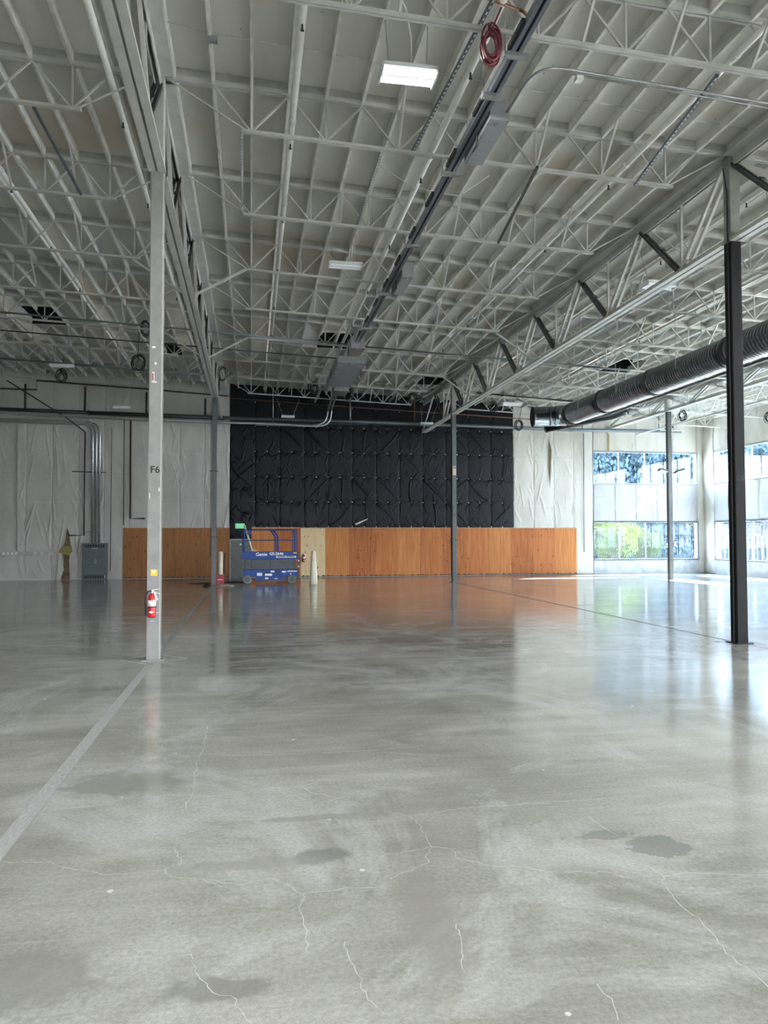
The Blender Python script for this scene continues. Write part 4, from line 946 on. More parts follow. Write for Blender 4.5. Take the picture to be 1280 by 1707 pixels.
# outlet strip far left
t = empty('outlet_strip', (-10.3, D - 0.1, 1.26), 'grey outlet strip with white sockets low on the far left wall', 'outlet')
MB().box(-11.45, D - 0.16, 1.17, -9.25, D - 0.1, 1.35).build('channel', 'galv', t)
for x in (-11.38, -11.2, -11.02, -10.84, -10.0, -9.7, -9.32):
    MB().box(x - 0.055, D - 0.172, 1.2, x + 0.055, D - 0.16, 1.32).build('socket', 'white_plastic', t); 
for x in (-10.0, -9.7, -9.32): MB().box(x - 0.02, D - 0.178, 1.235, x + 0.02, D - 0.172, 1.285).build('socket_hole', 'rubber', t)

# electrical panel
t = empty('electrical_panel', (-7.3, D - 0.2, 0), 'dark grey electrical panel cabinet standing on floor at left', 'electrical panel')
MB().box(-7.88, D - 0.28, 0.0, -6.74, D - 0.02, 1.74).build('cabinet', 'panel_grey', t)
MB().box(-7.83, D - 0.30, 0.30, -6.79, D - 0.28, 1.46).build('trim_frame', 'panel_grey', t)
dr = MB().box(-7.74, D - 0.315, 0.34, -6.88, D - 0.30, 1.42).build('door', 'panel_grey', t)
MB().box(-7.30, D - 0.335, 0.78, -7.22, D - 0.315, 0.96).build('handle', 'chrome', dr)
MB().box(-7.275, D - 0.34, 0.82, -7.245, D - 0.335, 0.91).build('latch', 'black_steel', dr)
for z in (0.06, 1.52):
    for i in range(8): MB().box(-7.76 + 0.115 * i, D - 0.287, z, -7.76 + 0.115 * i + 0.085, D - 0.28, z + 0.15).build('vent', 'ink_black', t)
MB().box(-7.45, D - 0.30, 1.47, -7.15, D - 0.28, 1.5).build('name_plate', 'chrome', t)
MB().box(-6.86, D - 0.29, 0.08, -6.83, D - 0.28, 0.2).build('warning_label', 'sticker_white', t)

# ------------------------------------------------------------------ scissor lift
def lift():
    t = empty('scissor_lift', (0.8, 33.7, 0), 'blue scissor lift with guard rails and grey folded arms parked before the plywood', 'scissor lift')
    yf, yb = 33.1, 34.25; X0_, X1_ = -0.33, 1.98
    # chassis with wheel arches
    pts = [(-0.33, 0.30), (-0.02 + 0.22, 0.30), (0.22, 0.13), (1.42, 0.13), (1.50, 0.30), (1.98, 0.30), (1.98, 0.60), (-0.33, 0.60)]
    ch = MB().poly([(x, yf, z) for x, z in pts], (0, yb - yf, 0)).build('chassis', 'lift_blue', t)
    for x0, x1, z0, z1, m in ((0.26, 0.48, 0.34, 0.47, 'sticker_white'), (0.60, 0.90, 0.34, 0.43, 'sticker_white'), (0.60, 0.74, 0.20, 0.27, 'sticker_white'), (1.55, 1.97, 0.505, 0.555, 'ink_white'), (0.84, 1.0, 0.49, 0.555, 'ink_white'), (1.32, 1.5, 0.48, 0.54, 'ink_white'), (1.66, 1.72, 0.38, 0.44, 'sticker_white'), (1.0, 1.14, 0.2, 0.235, 'ink_white')):
        MB().box(x0, yf - 0.006, z0, x1, yf - 0.001, z1).build('decal', m, ch)
    for x0, x1, z0, z1 in ((0.58, 0.78, 0.46, 0.5), (0.54, 0.6, 0.36, 0.42), (1.07, 1.27, 0.46, 0.51), (1.2, 1.36, 0.30, 0.34), (0.54, 0.58, 0.2, 0.25)):
        MB().box(x0, yf - 0.004, z0, x1, yf - 0.001, z1).build('recess', 'ink_black', ch)
    # wheels
    for x in (-0.14, 1.74):
        for y in (yf - 0.01, yb + 0.01):
            sg = -1 if y < 33.5 else 1
            w = MB().lathe_ax([(0.165, -0.06), (0.185, -0.045), (0.185, 0.05), (0.165, 0.065), (0.125, 0.065)], (x, y, 0.188), (0, sg, 0), 28).build('wheel', 'tyre_grey', t, False)
            MB().lathe_ax([(0.12, 0.062), (0.118, 0.072), (0.05, 0.076), (0.045, 0.09)], (x, y, 0.188), (0, sg, 0), 20).build('hub', 'lift_grey', w)
    # folded scissor stack
    zz = 0.615
    for i in range(6):
        dz = 0.004 * (1 if i % 2 else -1)
        for y in (yf + 0.08, yb - 0.08):
            a = MB().beam((-0.28, y, zz + 0.035 + dz), (1.93, y, zz + 0.035 - dz), 0.06, 0.062).build('scissor_arm', 'lift_grey', t)
        for xx in (-0.24, 0.02, 0.83, 1.86): MB().lathe_ax([(0.02, 0), (0.02, 0.012)], (xx, yf + 0.05, zz + 0.035), (0, -1, 0), 10).build('pivot_pin', 'ink_black', t)
        zz += 0.0705
    # platform deck and toe board with lettering
    p = MB().box(-0.36, yf - 0.02, 1.05, 2.02, yb + 0.02, 1.36).build('platform', 'lift_blue', t)
    MB().box(-0.39, yf - 0.035, 1.05, 2.03, yf - 0.02, 1.10).build('platform_rail', 'lift_blue', p)
    text('Genie', 'lettering', 0.20, (0.45, yf - 0.024, 1.255), FACE_CAM, 'ink_white', p, bold=0.004)
    text('GS-2646', 'lettering', 0.17, (1.08, yf - 0.024, 1.28), FACE_CAM, 'ink_white', p, bold=0.004)
    MB().box(1.07, yf - 0.03, 1.11, 1.92, yf - 0.021, 1.18).build('name_strip', 'sticker_white', p)
    MB().box(1.12, yf - 0.033, 1.135, 1.46, yf - 0.03, 1.17).box(1.5, yf - 0.033, 1.135, 1.86, yf - 0.03, 1.17).build('strip_print', 'ink_black', p)
    MB().box(1.80, yf - 0.03, 1.29, 1.96, yf - 0.021, 1.34).build('tag', 'sticker_yellow', p)
    # rails
    r = 0.02
    def rail(pts, m='lift_blue', nm='guard_rail', rr=r): return MB().tube(pts, rr, 8).build(nm, m, t)
    for y in (yf, yb):
        for z in (2.31, 1.86): rail([(-0.28, y, z), (1.95, y, z)])
        for x in (-0.28, 1.84, 1.95): rail([(x, y, 1.36), (x, y, 2.31)], nm='rail_post')
        rail([(0.84, y, 2.31), (1.02, y, 2.05), (1.05, y, 1.95), (1.05, y, 1.36)], nm='rail_post'); rail([(0.95, y, 2.31), (1.13, y, 2.05), (1.16, y, 1.95), (1.16, y, 1.36)], nm='rail_post')
    for x in (-0.28, 1.95):
        for z in (2.31, 1.86): rail([(x, yf, z), (x, yb, z)])
    for x in (-0.34,): rail([(x, yf + 0.05, 1.36), (x, yf + 0.05, 2.28)], nm='rail_post')
    for z in (1.45, 1.58, 1.72, 1.86, 2.0, 2.14): rail([(1.84, yf + 0.3, z), (1.95, yf + 0.3, z)], rr=0.012, nm='ladder_rung')
    MB().box(-0.14, yf + 0.02, 2.10, 0.03, yf + 0.18, 2.30).build('control_box', 'lift_blue', t)
    MB().box(-0.05, yf + 0.04, 2.02, 0.03, yf + 0.15, 2.10).build('control_handle', 'ink_black', t)
    # rear ladder
    MB().box(2.02, yf + 0.25, 0.15, 2.06, yf + 0.65, 1.05).build('entry_ladder', 'lift_grey', t)
    for z in (0.72, 0.98): MB().lathe_ax([(0.035, 0), (0.035, 0.02)], (2.04, yf + 0.22, z), (0, -1, 0), 10).build('beacon', 'white_plastic', t)
    return t
lift()
o = MB().tube([(-0.28, 33.35, 2.52), (0.06, 33.45, 1.40)], 0.045, 12).build('leaning_tube', 'cream_tube', None, True); tag(o, 'cream cardboard tube leaning on the rail inside the blue lift', 'tube')
o = MB().poly([(0.02, 33.5, 1.37), (0.3, 33.5, 1.37), (0.25, 33.5, 1.43), (0.1, 33.5, 1.5), (0.02, 33.5, 1.45)], (0, 0.3, 0)).build('crumpled_wrap', 'tan_paper'); tag(o, 'crumpled tan wrapping on the deck of the blue lift', 'wrapping')
# standing cone
o = MB().lathe([(0.175, 0), (0.165, 0.3), (0.095, 1.38), (0.06, 1.40), (0.06, 1.405)], (2.62, 32.45, 0), 24).build('standing_cone', 'cream_tube', None, True); tag(o, 'tall cream cone standing on floor right of the blue lift', 'cone')
# exit sign
t = empty('exit_sign', (-0.53, D - 0.2, 2.45), 'lit green EXIT sign above the grey door', 'exit sign')
MB().box(-0.74, D - 0.24, 2.45, -0.33, D - 0.18, 2.66).build('face', 'exit_green', t)
MB().box(-0.76, D - 0.18, 2.43, -0.31, D - 0.10, 2.68).build('housing', 'white_plastic', t)
text('EXIT', 'lettering', 0.16, (-0.535, D - 0.243, 2.553), FACE_CAM, 'ink_white', t, bold=0.004)
# red bucket, roll and rags round the left rear column
t = empty('red_bucket', (-1.17, 32.75, 0), 'square red can with lettering band beside left rear column', 'can')
MB().box(-1.40, 32.6, 0.02, -1.10, 32.9, 0.415).build('body', 'crimson', t)
MB().box(-1.40, 32.6, 0.405, -1.10, 32.9, 0.425).build('lid', 'red_paint', t)
for i in range(4): MB().box(-1.36 + 0.06 * i, 32.594, 0.20, -1.325 + 0.06 * i, 32.6, 0.24).build('print', 'ink_white', t)
o = MB().tube([(-1.26, 33.12, 0.01), (-1.26, 33.12, 1.38)], 0.095, 18).build('paper_roll', 'cream_tube', None, True); tag(o, 'tall cream paper roll standing behind the red can', 'roll')
o = MB().tube([(-1.12, 33.2, 0.01), (-1.12, 33.2, 0.8), (-1.07, 33.2, 1.33)], [0.02, 0.02, 0.035], 8).build('folded_umbrella', 'rubber', None); tag(o, 'slim black rolled item leaning behind the cream paper roll', 'roll')
o = MB().box(-1.66, 32.75, 0.0, -1.60, 33.0, 0.42).build('red_board', 'crimson'); tag(o, 'narrow crimson edge standing left of the left rear column', 'board')
def rag(cx, cy, rx, ry, h, m, name, label, cat, seed):
    r_ = random.Random(seed); s = MB(); n = 14; rings = 5
    s.v.append((cx, cy, h))
    for j in range(1, rings + 1):
        for i in range(n):
            a = 2 * math.pi * i / n; f = j / rings * (0.8 + 0.35 * r_.random())
            s.v.append((cx + rx * f * math.cos(a), cy + ry * f * math.sin(a), max(0.004, h * (1 - j / rings) * (0.5 + r_.random()))))
    for i in range(n): s.f.append((0, 1 + i, 1 + (i + 1) % n))
    for j in range(rings - 1):
        for i in range(n): s.f.append((1 + j * n + i, 1 + (j + 1) * n + i, 1 + (j + 1) * n + (i + 1) % n, 1 + j * n + (i + 1) % n))
    o = s.build(name, m, None, True); tag(o, label, cat); return o
rag(-1.05, 31.85, 0.5, 0.45, 0.09, 'tan_paper', 'cloth_heap', 'tan cloth spread on floor in front of the red can', 'cloth', 1)
rag(-1.75, 31.7, 0.17, 0.25, 0.12, 'rubber', 'cloth_heap', 'small black rag heap at the foot of left rear column', 'cloth', 2)
rag(-0.35, 31.9, 0.2, 0.15, 0.03, 'rubber', 'cloth_heap', 'flat black rag between the cloth and the blue lift', 'cloth', 3)
rag(-0.75, 34.6, 0.55, 0.9, 0.05, 'rubber', 'cloth_heap', 'black sheet on the floor in front of the grey door', 'cloth', 4)
rag(-2.0, 33.8, 0.6, 0.5, 0.04, 'rubber', 'cloth_heap', 'thin black sheet on the floor left of the left rear column', 'cloth', 5)

# ------------------------------------------------------------------ light fixtures
def purlin_x(x):
    return min((bx + 0.25 + 0.622 * k for bx, bw in BAYS for k in range(17) if 0.25 + 0.622 * k < bw), key=lambda v: abs(v - x))
def fixture(x, y, z, label, w=0.78, d_=0.40, lit=False, wires=None, group='ceiling strip fixtures', yaw=0.0):
    t = empty('light_fixture', (x, y, z), label, 'light fixture', group)
    MB().box(x - w / 2, y - d_ / 2, z + 0.0, x + w / 2, y + d_ / 2, z + 0.06).build('housing', 'fixture_white', t)
    m = 'tube_lit' if lit else 'tube_off'
    for sg in (-1, 1): MB().tube([(x - w / 2 + 0.02, y + sg * d_ * 0.27, z - 0.02), (x + w / 2 - 0.02, y + sg * d_ * 0.27, z - 0.02)], 0.045 if lit else 0.035, 10).build('lamp_tube', m, t)
    MB().box(x - w / 2 + 0.0, y - 0.025, z - 0.03, x + w / 2, y + 0.025, z).build('reflector_ridge', 'fixture_white', t)
    for sg in (-1, 1): MB().box(x + sg * w / 2 - 0.012, y - d_ / 2, z - 0.06, x + sg * w / 2 + 0.012, y + d_ / 2, z + 0.06).build('end_cap', 'fixture_white', t)
    if wires == 'up': wires = [(sg * w * 0.35, purlin_x(x + sg * w * 0.35), ztc(purlin_x(x + sg * w * 0.35)) + 0.03) for sg in (-1, 1)]
    if wires:
        for dx, x2, z2 in wires: MB().tube([(x + dx, y, z + 0.06), (x2, y, z2)], 0.008, 5).build('hanger_wire', 'galv', t)
    if lit:
        l = bpy.data.lights.new('lamp_glow', 'AREA'); l.shape = 'RECTANGLE'; l.size = w; l.size_y = d_; l.energy = LAMP_W; l.color = (1.0, 0.99, 0.96)
        lo = bpy.data.objects.new('lamp_glow', l); COL.objects.link(lo); lo.parent = t; lo.location = (0, 0, -0.09)
    return t
fixture(2.18, 10.45, 8.52, 'brightly lit twin-tube strip fixture overhead near the busway', lit=True, wires='up')
MB().tube([(2.25, 10.5, 8.58), (2.15, 10.1, 8.85), (2.0, 9.7, 8.95), (1.85, 9.5, 9.0)], 0.012, 6).build('power_cord', 'white_plastic', None)
bpy.data.objects['power_cord']['label'] = 'white power cord rising from the lit fixture'; bpy.data.objects['power_cord']['category'] = 'cord'
fixture(2.22, 18.1, 8.50, 'unlit white strip fixture in the middle bay, left of the busway', w=0.8, d_=0.3, wires='up')
fixture(9.6, 16.65, 7.95, 'unlit strip fixture with bluish tubes hung beside the G6 girder', w=0.78, d_=0.42, wires='up')
fixture(2.9, 29.9, 8.35, 'small unlit strip fixture beyond the middle roof hatch', w=0.8, d_=0.2, wires='up')
fixture(-7.2, 30.9, 8.6, 'small unlit strip fixture hung in the far left bay', w=0.85, d_=0.2, wires=[(-0.4, -7.9, 9.6), (0.4, -7.4, 9.6)])
fixture(8.75 + 1.35, 28.6, 7.2, 'white strip fixture clipped under the far end of G6 girder', w=0.75, d_=0.25, wires='up')
fixture(10.6, 13.7, 7.7, 'small white lamp just left of the dark G6 column under its girder', w=0.28, d_=0.2, wires='up')
fixture(14.6, 25.2, 7.35, 'white strip fixture below the big duct near its middle', w=0.75, d_=0.22, wires='up')
fixture(1.75, 37.1, 7.85, 'left of two strips hung on wires before the black vinyl', w=0.62, d_=0.12, wires=[(-0.25, 1.2, 8.7), (0.25, 2.3, 8.7)], group='strips hung on wires before the back wall')
fixture(8.6, 36.9, 7.65, 'right of two strips hung on wires before the black vinyl', w=0.62, d_=0.12, wires=[(-0.25, 8.3, 8.5), (0.25, 9.1, 8.5)], group='strips hung on wires before the back wall')
fixture(-6.0, 37.2, 8.1, 'strip hung on wires above the black main pipe at left', w=0.75, d_=0.12, wires=[(-0.3, -6.6, 9.3), (0.3, -5.6, 9.3)], group='strips hung on wires before the back wall')
n_ = 0
for x in (-7.5, 2.0, 11.0):  # unseen fixtures behind the camera, placed to brighten the near hall
    for y in (4.5, -0.5, -5.5, -10.5):
        n_ += 1
        fixture(x, y, 8.5 if x < 5 else 8.2, 'unseen lit twin-tube strip fixture behind the camera, %s counted from the left front' % ORD[n_ - 1], lit=True, wires='up', group='unseen lit fixtures behind the camera')

# ------------------------------------------------------------------ busway with switch boxes
bus = empty('busway', (3.4, 5, 8.3), 'blue-grey busway rail hung under the joists, running to the back wall', 'busway')
xb, zb_ = 3.40, 8.30
MB().box(xb - 0.075, 5.0, zb_ - 0.03, xb - 0.02, 29.5, zb_ + 0.07).build('rail', 'busway', bus)
MB().box(xb + 0.02, 5.0, zb_ - 0.03, xb + 0.075, 29.5, zb_ + 0.07).build('rail', 'busway', bus)
MB().box(xb - 0.02, 5.0, zb_ + 0.0, xb + 0.02, 29.5, zb_ + 0.03).build('rail_web', 'pipe_black', bus)
for i in range(14): MB().box(xb - 0.12, 7.2 + 1.6 * i, zb_ - 0.0, xb - 0.075, 7.75 + 1.6 * i, zb_ + 0.06).build('joint_cover', 'pipe_black', bus)
for k in range(-1, 5):
    y = rowY(k) - (2.3 if k > 2 else 0.1) if k not in (0,) else rowY(k)
    y = rowY(k)
    MB().box(xb - 0.17, y - 0.05, zb_ - 0.08, xb + 0.17, y + 0.05, zb_ - 0.03).build('hanger_bracket', 'galv', bus)
    MB().tube([(xb - 0.15, y, zb_ - 0.1), (xb - 0.15, y, zbc(xb) + 0.25)], 0.013, 6).build('threaded_rod', 'galv', bus)
y = 10.3
MB().box(xb - 0.17, y - 0.06, zb_ - 0.08, xb + 0.17, y + 0.06, zb_ - 0.03).build('hanger_bracket', 'galv', bus)
MB().tube([(xb - 0.15, y, zb_ - 0.1), (xb - 0.15, y, zbc(xb) + 0.9)], 0.013, 6).build('threaded_rod', 'galv', bus)
def swbox(x0, y0, z0, x1, y1, z1, label, m='box_grey', slots=0):
    t = empty('switch_box', ((x0 + x1) / 2, (y0 + y1) / 2, z0), label, 'switch box', 'grey plug-in boxes on the busway')
    MB().box(x0, y0, z0, x1, y1, z1).build('enclosure', m, t)
    MB().box(x0 + 0.02, y0 - 0.01, z0 - 0.012, x1 - 0.02, y1 - 0.03, z0).build('cover', m, t)
    MB().tube([(x0 - 0.03, (y0 + y1) / 2 - 0.1, z0 + 0.1), (x0 - 0.03, (y0 + y1) / 2 - 0.1, z0 - 0.1), (x0 - 0.03, (y0 + y1) / 2 + 0.1, z0 - 0.1)], 0.015, 6).build('handle', 'black_steel', t)
    MB().lathe_ax([(0.03, 0), (0.03, 0.02)], ((x0 + x1) / 2, y0 + 0.12, z0 - 0.01), (0, 0, -1), 10).build('knob', 'galv', t)
    for i in range(slots):
        for sx_ in (x0 + 0.03, x1 - 0.23): MB().box(sx_, y0 + 0.25 + 0.42 * i, z0 - 0.02, sx_ + 0.2, y0 + 0.52 + 0.42 * i, z0 - 0.0).build('vent', 'galv', t)
    return t
swbox(3.50, 10.75, 8.18, 3.80, 12.15, 8.5, 'grey switch box on right side of the busway, nearest the camera')
swbox(3.52, 17.6, 8.15, 3.80, 19.0, 8.5, 'grey switch box on right side of the busway at mid length')
swbox(3.18, 24.4, 8.12, 3.62, 25.6, 8.5, 'small grey junction box at the near end of the vented busway unit', m='galv')
swbox(2.95, 26.2, 8.05, 3.95, 30.4, 8.28, 'wide grey vented unit at the far end of the busway', slots=5)
swbox(3.35, 31.0, 8.0, 3.95, 32.2, 8.3, 'grey pull box where the conduits leave the busway', m='galv')
# conduit leaving to the right of the first box
pipe('branch_conduit', [(3.75, 11.0, 8.3), (3.78, 10.2, 8.32)] + bend((3.78, 10.2, 8.32), (3.80, 9.62, 8.32), (5, 9.62, 8.3), 0.4) + [(9.5, 9.75, 8.1), (12, 9.8, 8.0)], 0.02, 'galv', 'bright conduit curving out of first switch box toward upper right', 'conduit')
pipe('branch_conduit', [(4.3, 9.66, 8.28), (12, 9.86, 7.94)], 0.014, 'galv', 'thin conduit running just below the curved bright one', 'conduit')
o = MB().box(4.36, 9.6, 8.18, 4.46, 9.7, 8.24).build('sensor', 'white_plastic'); tag(o, 'small pale sensor on a wire below the thin conduit', 'sensor')
pipe('ceiling_wire', [(-1.35, 11.3, 9.5), (-0.9, 11.45, 9.53), (-0.6, 11.47, 9.5), (2.0, 11.6, 9.4), (3.6, 11.68, 9.33), (8.6, 11.9, 9.1)], 0.008, 'steel_white', 'thin white wire stapled across the roof deck before the first joist', 'wire')
pipe('ceiling_wire', [(4.4, 13.6, 8.75), (3.9, 13.9, 8.45), (3.0, 13.8, 8.5), (2.2, 13.5, 8.75)], 0.006, 'white_plastic', 'sagging white wire crossing under the busway', 'wire')
o = MB().box(-0.66, 11.38, 9.33, -0.52, 11.46, 9.42).build('wire_clip', 'galv'); tag(o, 'small metal clip holding the wire on a purlin at upper left', 'clip')

# slotted struts and rods
def strut(p, q, label, slot=True, m='busway', w=0.045):
    t = empty('slotted_strut', p, label, 'strut', 'slotted channel struts under the roof')
    MB().beam(p, q, w, w).build('channel', m, t)
    if slot:
        p, q = Vector(p), Vector(q); n = int((q - p).length / 0.11); s = MB(); d = (q - p).normalized()
        for i in range(n):
            c = p + (q - p) * ((i + 0.5) / n) + Vector((0, 0, -w / 2 - 0.002)); s.quadbox(c, d * 0.025, Vector((0.009, 0, 0)) if abs(d.x) < 0.9 else Vector((0, 0.009, 0)), Vector((0, 0, 0.002)))
        s.build('slot', 'fixture_white', t)
strut((2.95, 8.6, 8.6), (2.72, 12.7, 8.6), 'dark slotted strut between lit fixture and the busway')
strut((6.4, 9.5, 8.38), (6.84, 12.66, 8.32), 'dark slotted strut with bright holes at upper right')
strut((-0.18, 12.72, 8.70), (-0.2, 15.96, 8.72), 'grey slotted strut bridging the first two middle-bay joists near F6 girder', m='steel_grey')
strut((2.2, 12.72, 8.62), (2.24, 15.96, 8.64), 'grey slotted strut bridging the same two joists nearer the busway', m='steel_grey')
strut((-3.44, 12.7, 8.80), (-3.39, 15.96, 8.84), 'dark strut bridging two joists in the left bay', slot=False, m='busway')
strut((4.92, 12.5, 8.42), (5.3, 15.8, 8.38), 'black tube hung between two joists right of the busway', slot=False, m='black_steel')
strut((-0.9, 33.0, 9.0), (-0.95, 30.9, 8.4), 'black rod hung among the far joists beside the middle hatch', slot=False, m='black_steel')
strut((8.1, 35.2, 8.5), (7.0, 32.6, 8.3), 'black strut slanting among the far middle-bay joists', slot=False, m='black_steel')
strut((13.2, 33.9, 8.1), (11.0, 30.4, 7.75), 'black strut slanting above the far end of G6 girder', slot=False, m='black_steel')

# white sprinkler branch lines through the joist webs
def sprk(x, y0, y1, z, label, dy=0.0):
    t = empty('sprinkler_pipe', (x, y0, z), label, 'pipe', 'white sprinkler lines under the roof')
    MB().tube([(x, y0, z), (x, y1, z)], 0.055, 12).build('pipe', 'pipe_white', t, True)
    y = y0 + 1.0
    while y < y1:
        MB().tube([(x, y - 0.05, z), (x, y + 0.05, z)], 0.066, 10).build('coupling', 'pipe_white', t)
        h = MB().tube([(x, y + 0.7, z - 0.03), (x, y + 0.7, z - 0.12)], 0.016, 6).build('sprinkler_head', 'black_steel', t)
        MB().lathe([(0.028, 0), (0.028, 0.01)], (x, y + 0.7, z - 0.14), 8).build('deflector', 'black_steel', h)
        y += 3.3
for x, lab in ((-8.1, 'white sprinkler pipe through the joists, farthest left'), (-5.05, 'white sprinkler pipe through the joists in mid left bay'), (-2.25, 'white sprinkler pipe just left of the F6 girder'), (0.68, 'white sprinkler pipe between the F6 girder and the lit fixture'),
               (3.12, 'white sprinkler pipe alongside the left of the busway'), (6.9, 'white sprinkler pipe between the busway and the G6 girder'), (9.9, 'white sprinkler pipe just right of the G6 girder'), (12.9, 'white sprinkler pipe above the big duct'), (15.9, 'white sprinkler pipe right of the big duct')):
    sprk(x, 5.5, D - 0.6, ztc(x) - 0.17 if x != 3.12 else ztc(x) - 0.5, lab)
# cross pipes in the far half
pipe('cross_conduit', [(-11.5, 24.9, ztc(-11.5) - 0.78), (3.2, 25.3, ztc(3.2) - 0.78)], 0.03, 'pipe_bluegrey', 'dark conduit crossing under joists left of the vented busway unit', 'conduit', 'dark conduits crossing the hall')
pipe('cross_conduit', [(3.8, 25.35, ztc(3.8) - 0.80), (13.5, 25.5, ztc(13.5) - 0.80)], 0.03, 'pipe_bluegrey', 'dark conduit crossing under joists right of the vented busway unit', 'conduit', 'dark conduits crossing the hall')
pipe('cross_conduit', [(-11.5, 27.0, ztc(-11.5) - 0.85), (3.0, 27.1, ztc(3.0) - 0.85)], 0.022, 'pipe_black', 'thin black pipe crossing behind the dark conduit in left bays', 'pipe', 'dark conduits crossing the hall')
pipe('cross_conduit', [(-11.5, 31.5, ztc(-11.5) - 0.85), (-1.6, 31.7, ztc(-1.6) - 0.85)], 0.045, 'pipe_bluegrey', 'heavy dark pipe crossing the far left bay near the back wall', 'pipe', 'dark conduits crossing the hall')
pipe('cross_conduit', [(8.9, 29.3, 7.75), (13.0, 29.4, 7.55)], 0.03, 'pipe_black', 'short dark pipe behind the far end of the G6 girder', 'pipe', 'dark conduits crossing the hall')
# pipe under the duct, to the back wall
pipe('ceiling_pipe', [(16.5, 12.0, 7.75), (16.5, D - 0.4, 7.75)], 0.045, 'pipe_black', 'black pipe running back just below the big duct', 'pipe')
pipe('ceiling_pipe', [(20.3, 14.0, 7.45), (20.3, D - 0.6, 7.45)], 0.045, 'steel_white', 'white pipe right of the floodlight column line', 'pipe')
# copper cross pipe and red hose at the top
pipe('copper_line', [(1.6, 8.95, 8.95), (3.0, 9.05, 8.72), (3.35, 9.08, 8.66)] + [(3.35 + 0.12 * math.sin(a), 9.08, 8.54 + 0.12 * math.cos(a)) for a in np.linspace(0, 2.6, 6)], 0.02, 'copper', 'copper pipe with valve crossing above the red hose at top', 'pipe')

def coil(x, y, z, r, label, m='rubber', loops=7, name='cable_coil', th=0.014, tall=1.25, hang=None, cat='cable coil', group='black cable coils hung from the joists', yaw=0.0, seed=0):
    r_ = random.Random(seed + int(x * 10)); pts = []
    n = 22
    for k in range(loops):
        rr = r * (0.6 + 0.5 * r_.random()); ox = r_.uniform(-0.28, 0.28) * r; oz = r_.uniform(-0.4, 0.25) * r; oy = r_.uniform(-0.1, 0.1) * r
        for i in range(n):
            a = 2 * math.pi * i / n
            lx = rr * math.sin(a) + ox
            pts.append((x + lx * math.cos(yaw), y + oy + 0.02 * k + lx * math.sin(yaw), z + rr * tall * math.cos(a) + oz))
    if hang and z < 9.05 and name != 'hose_coil': px = purlin_x(x); pts = [(px, y, ztc(px) + 0.04), (px, y, ztc(px) - 0.3)] + pts
    elif hang: pts = [hang] + pts
    o = MB().tube(pts, th, 6).build(name, m, None, True); tag(o, label, cat, group); o['kind'] = 'thing'; return o
coil(3.02, 9.15, 8.26, 0.12, 'coiled dark red hose hanging beside the busway at top', 'red_hose', 8, 'hose_coil', 0.014, 1.9, hang=(3.15, 9.1, 8.75), cat='hose', group='hose hung at the top')
for a in ((-7.9, 33.8, 8.83, 0.21, 'black cable coil under the far left joists, above the stepped brown pipe'), (-4.1, 29.0, 8.42, 0.24, 'large black cable coil just left of the F6 column shaft'), (2.7, 33.4, 8.55, 0.19, 'black cable coil leftmost of three before the black vinyl'),
          (4.25, 33.6, 8.40, 0.22, 'black cable coil right of the conduits that curve up the black vinyl'), (7.25, 33.9, 8.33, 0.2, 'black cable coil left of the column before the black vinyl'), (11.1, 33.9, 8.05, 0.19, 'black cable coil between that column and the duct mouth'),
          (12.6, 34.6, 7.35, 0.2, 'black cable coil beside the open mouth of the big duct'), (18.0, 33.9, 8.36, 0.17, 'dark cable coil left of floodlight column head'), (19.6, 33.7, 8.66, 0.16, 'dark cable coil above the head of floodlight column'),
          (20.9, 34.2, 7.97, 0.2, 'black cable coil right of floodlight column above the gooseneck'), (24.1, 32.2, 7.65, 0.2, 'black cable coil at right edge beside the dark G6 column')):
    coil(a[0], a[1], a[2], a[3], a[4], hang=(a[0] + 0.05, a[1], a[2] + 0.45 if a[0] < 14 else a[2] + 0.3))
coil(-3.55, 26.4, 9.0, 0.14, 'black cable bunch high beside the F6 shaft, above the large coil', loops=4, tall=2.0)
coil(-1.05, 28.5, 8.0, 0.14, 'black cable bunch at right edge of the F6 shaft', loops=4, tall=1.8)

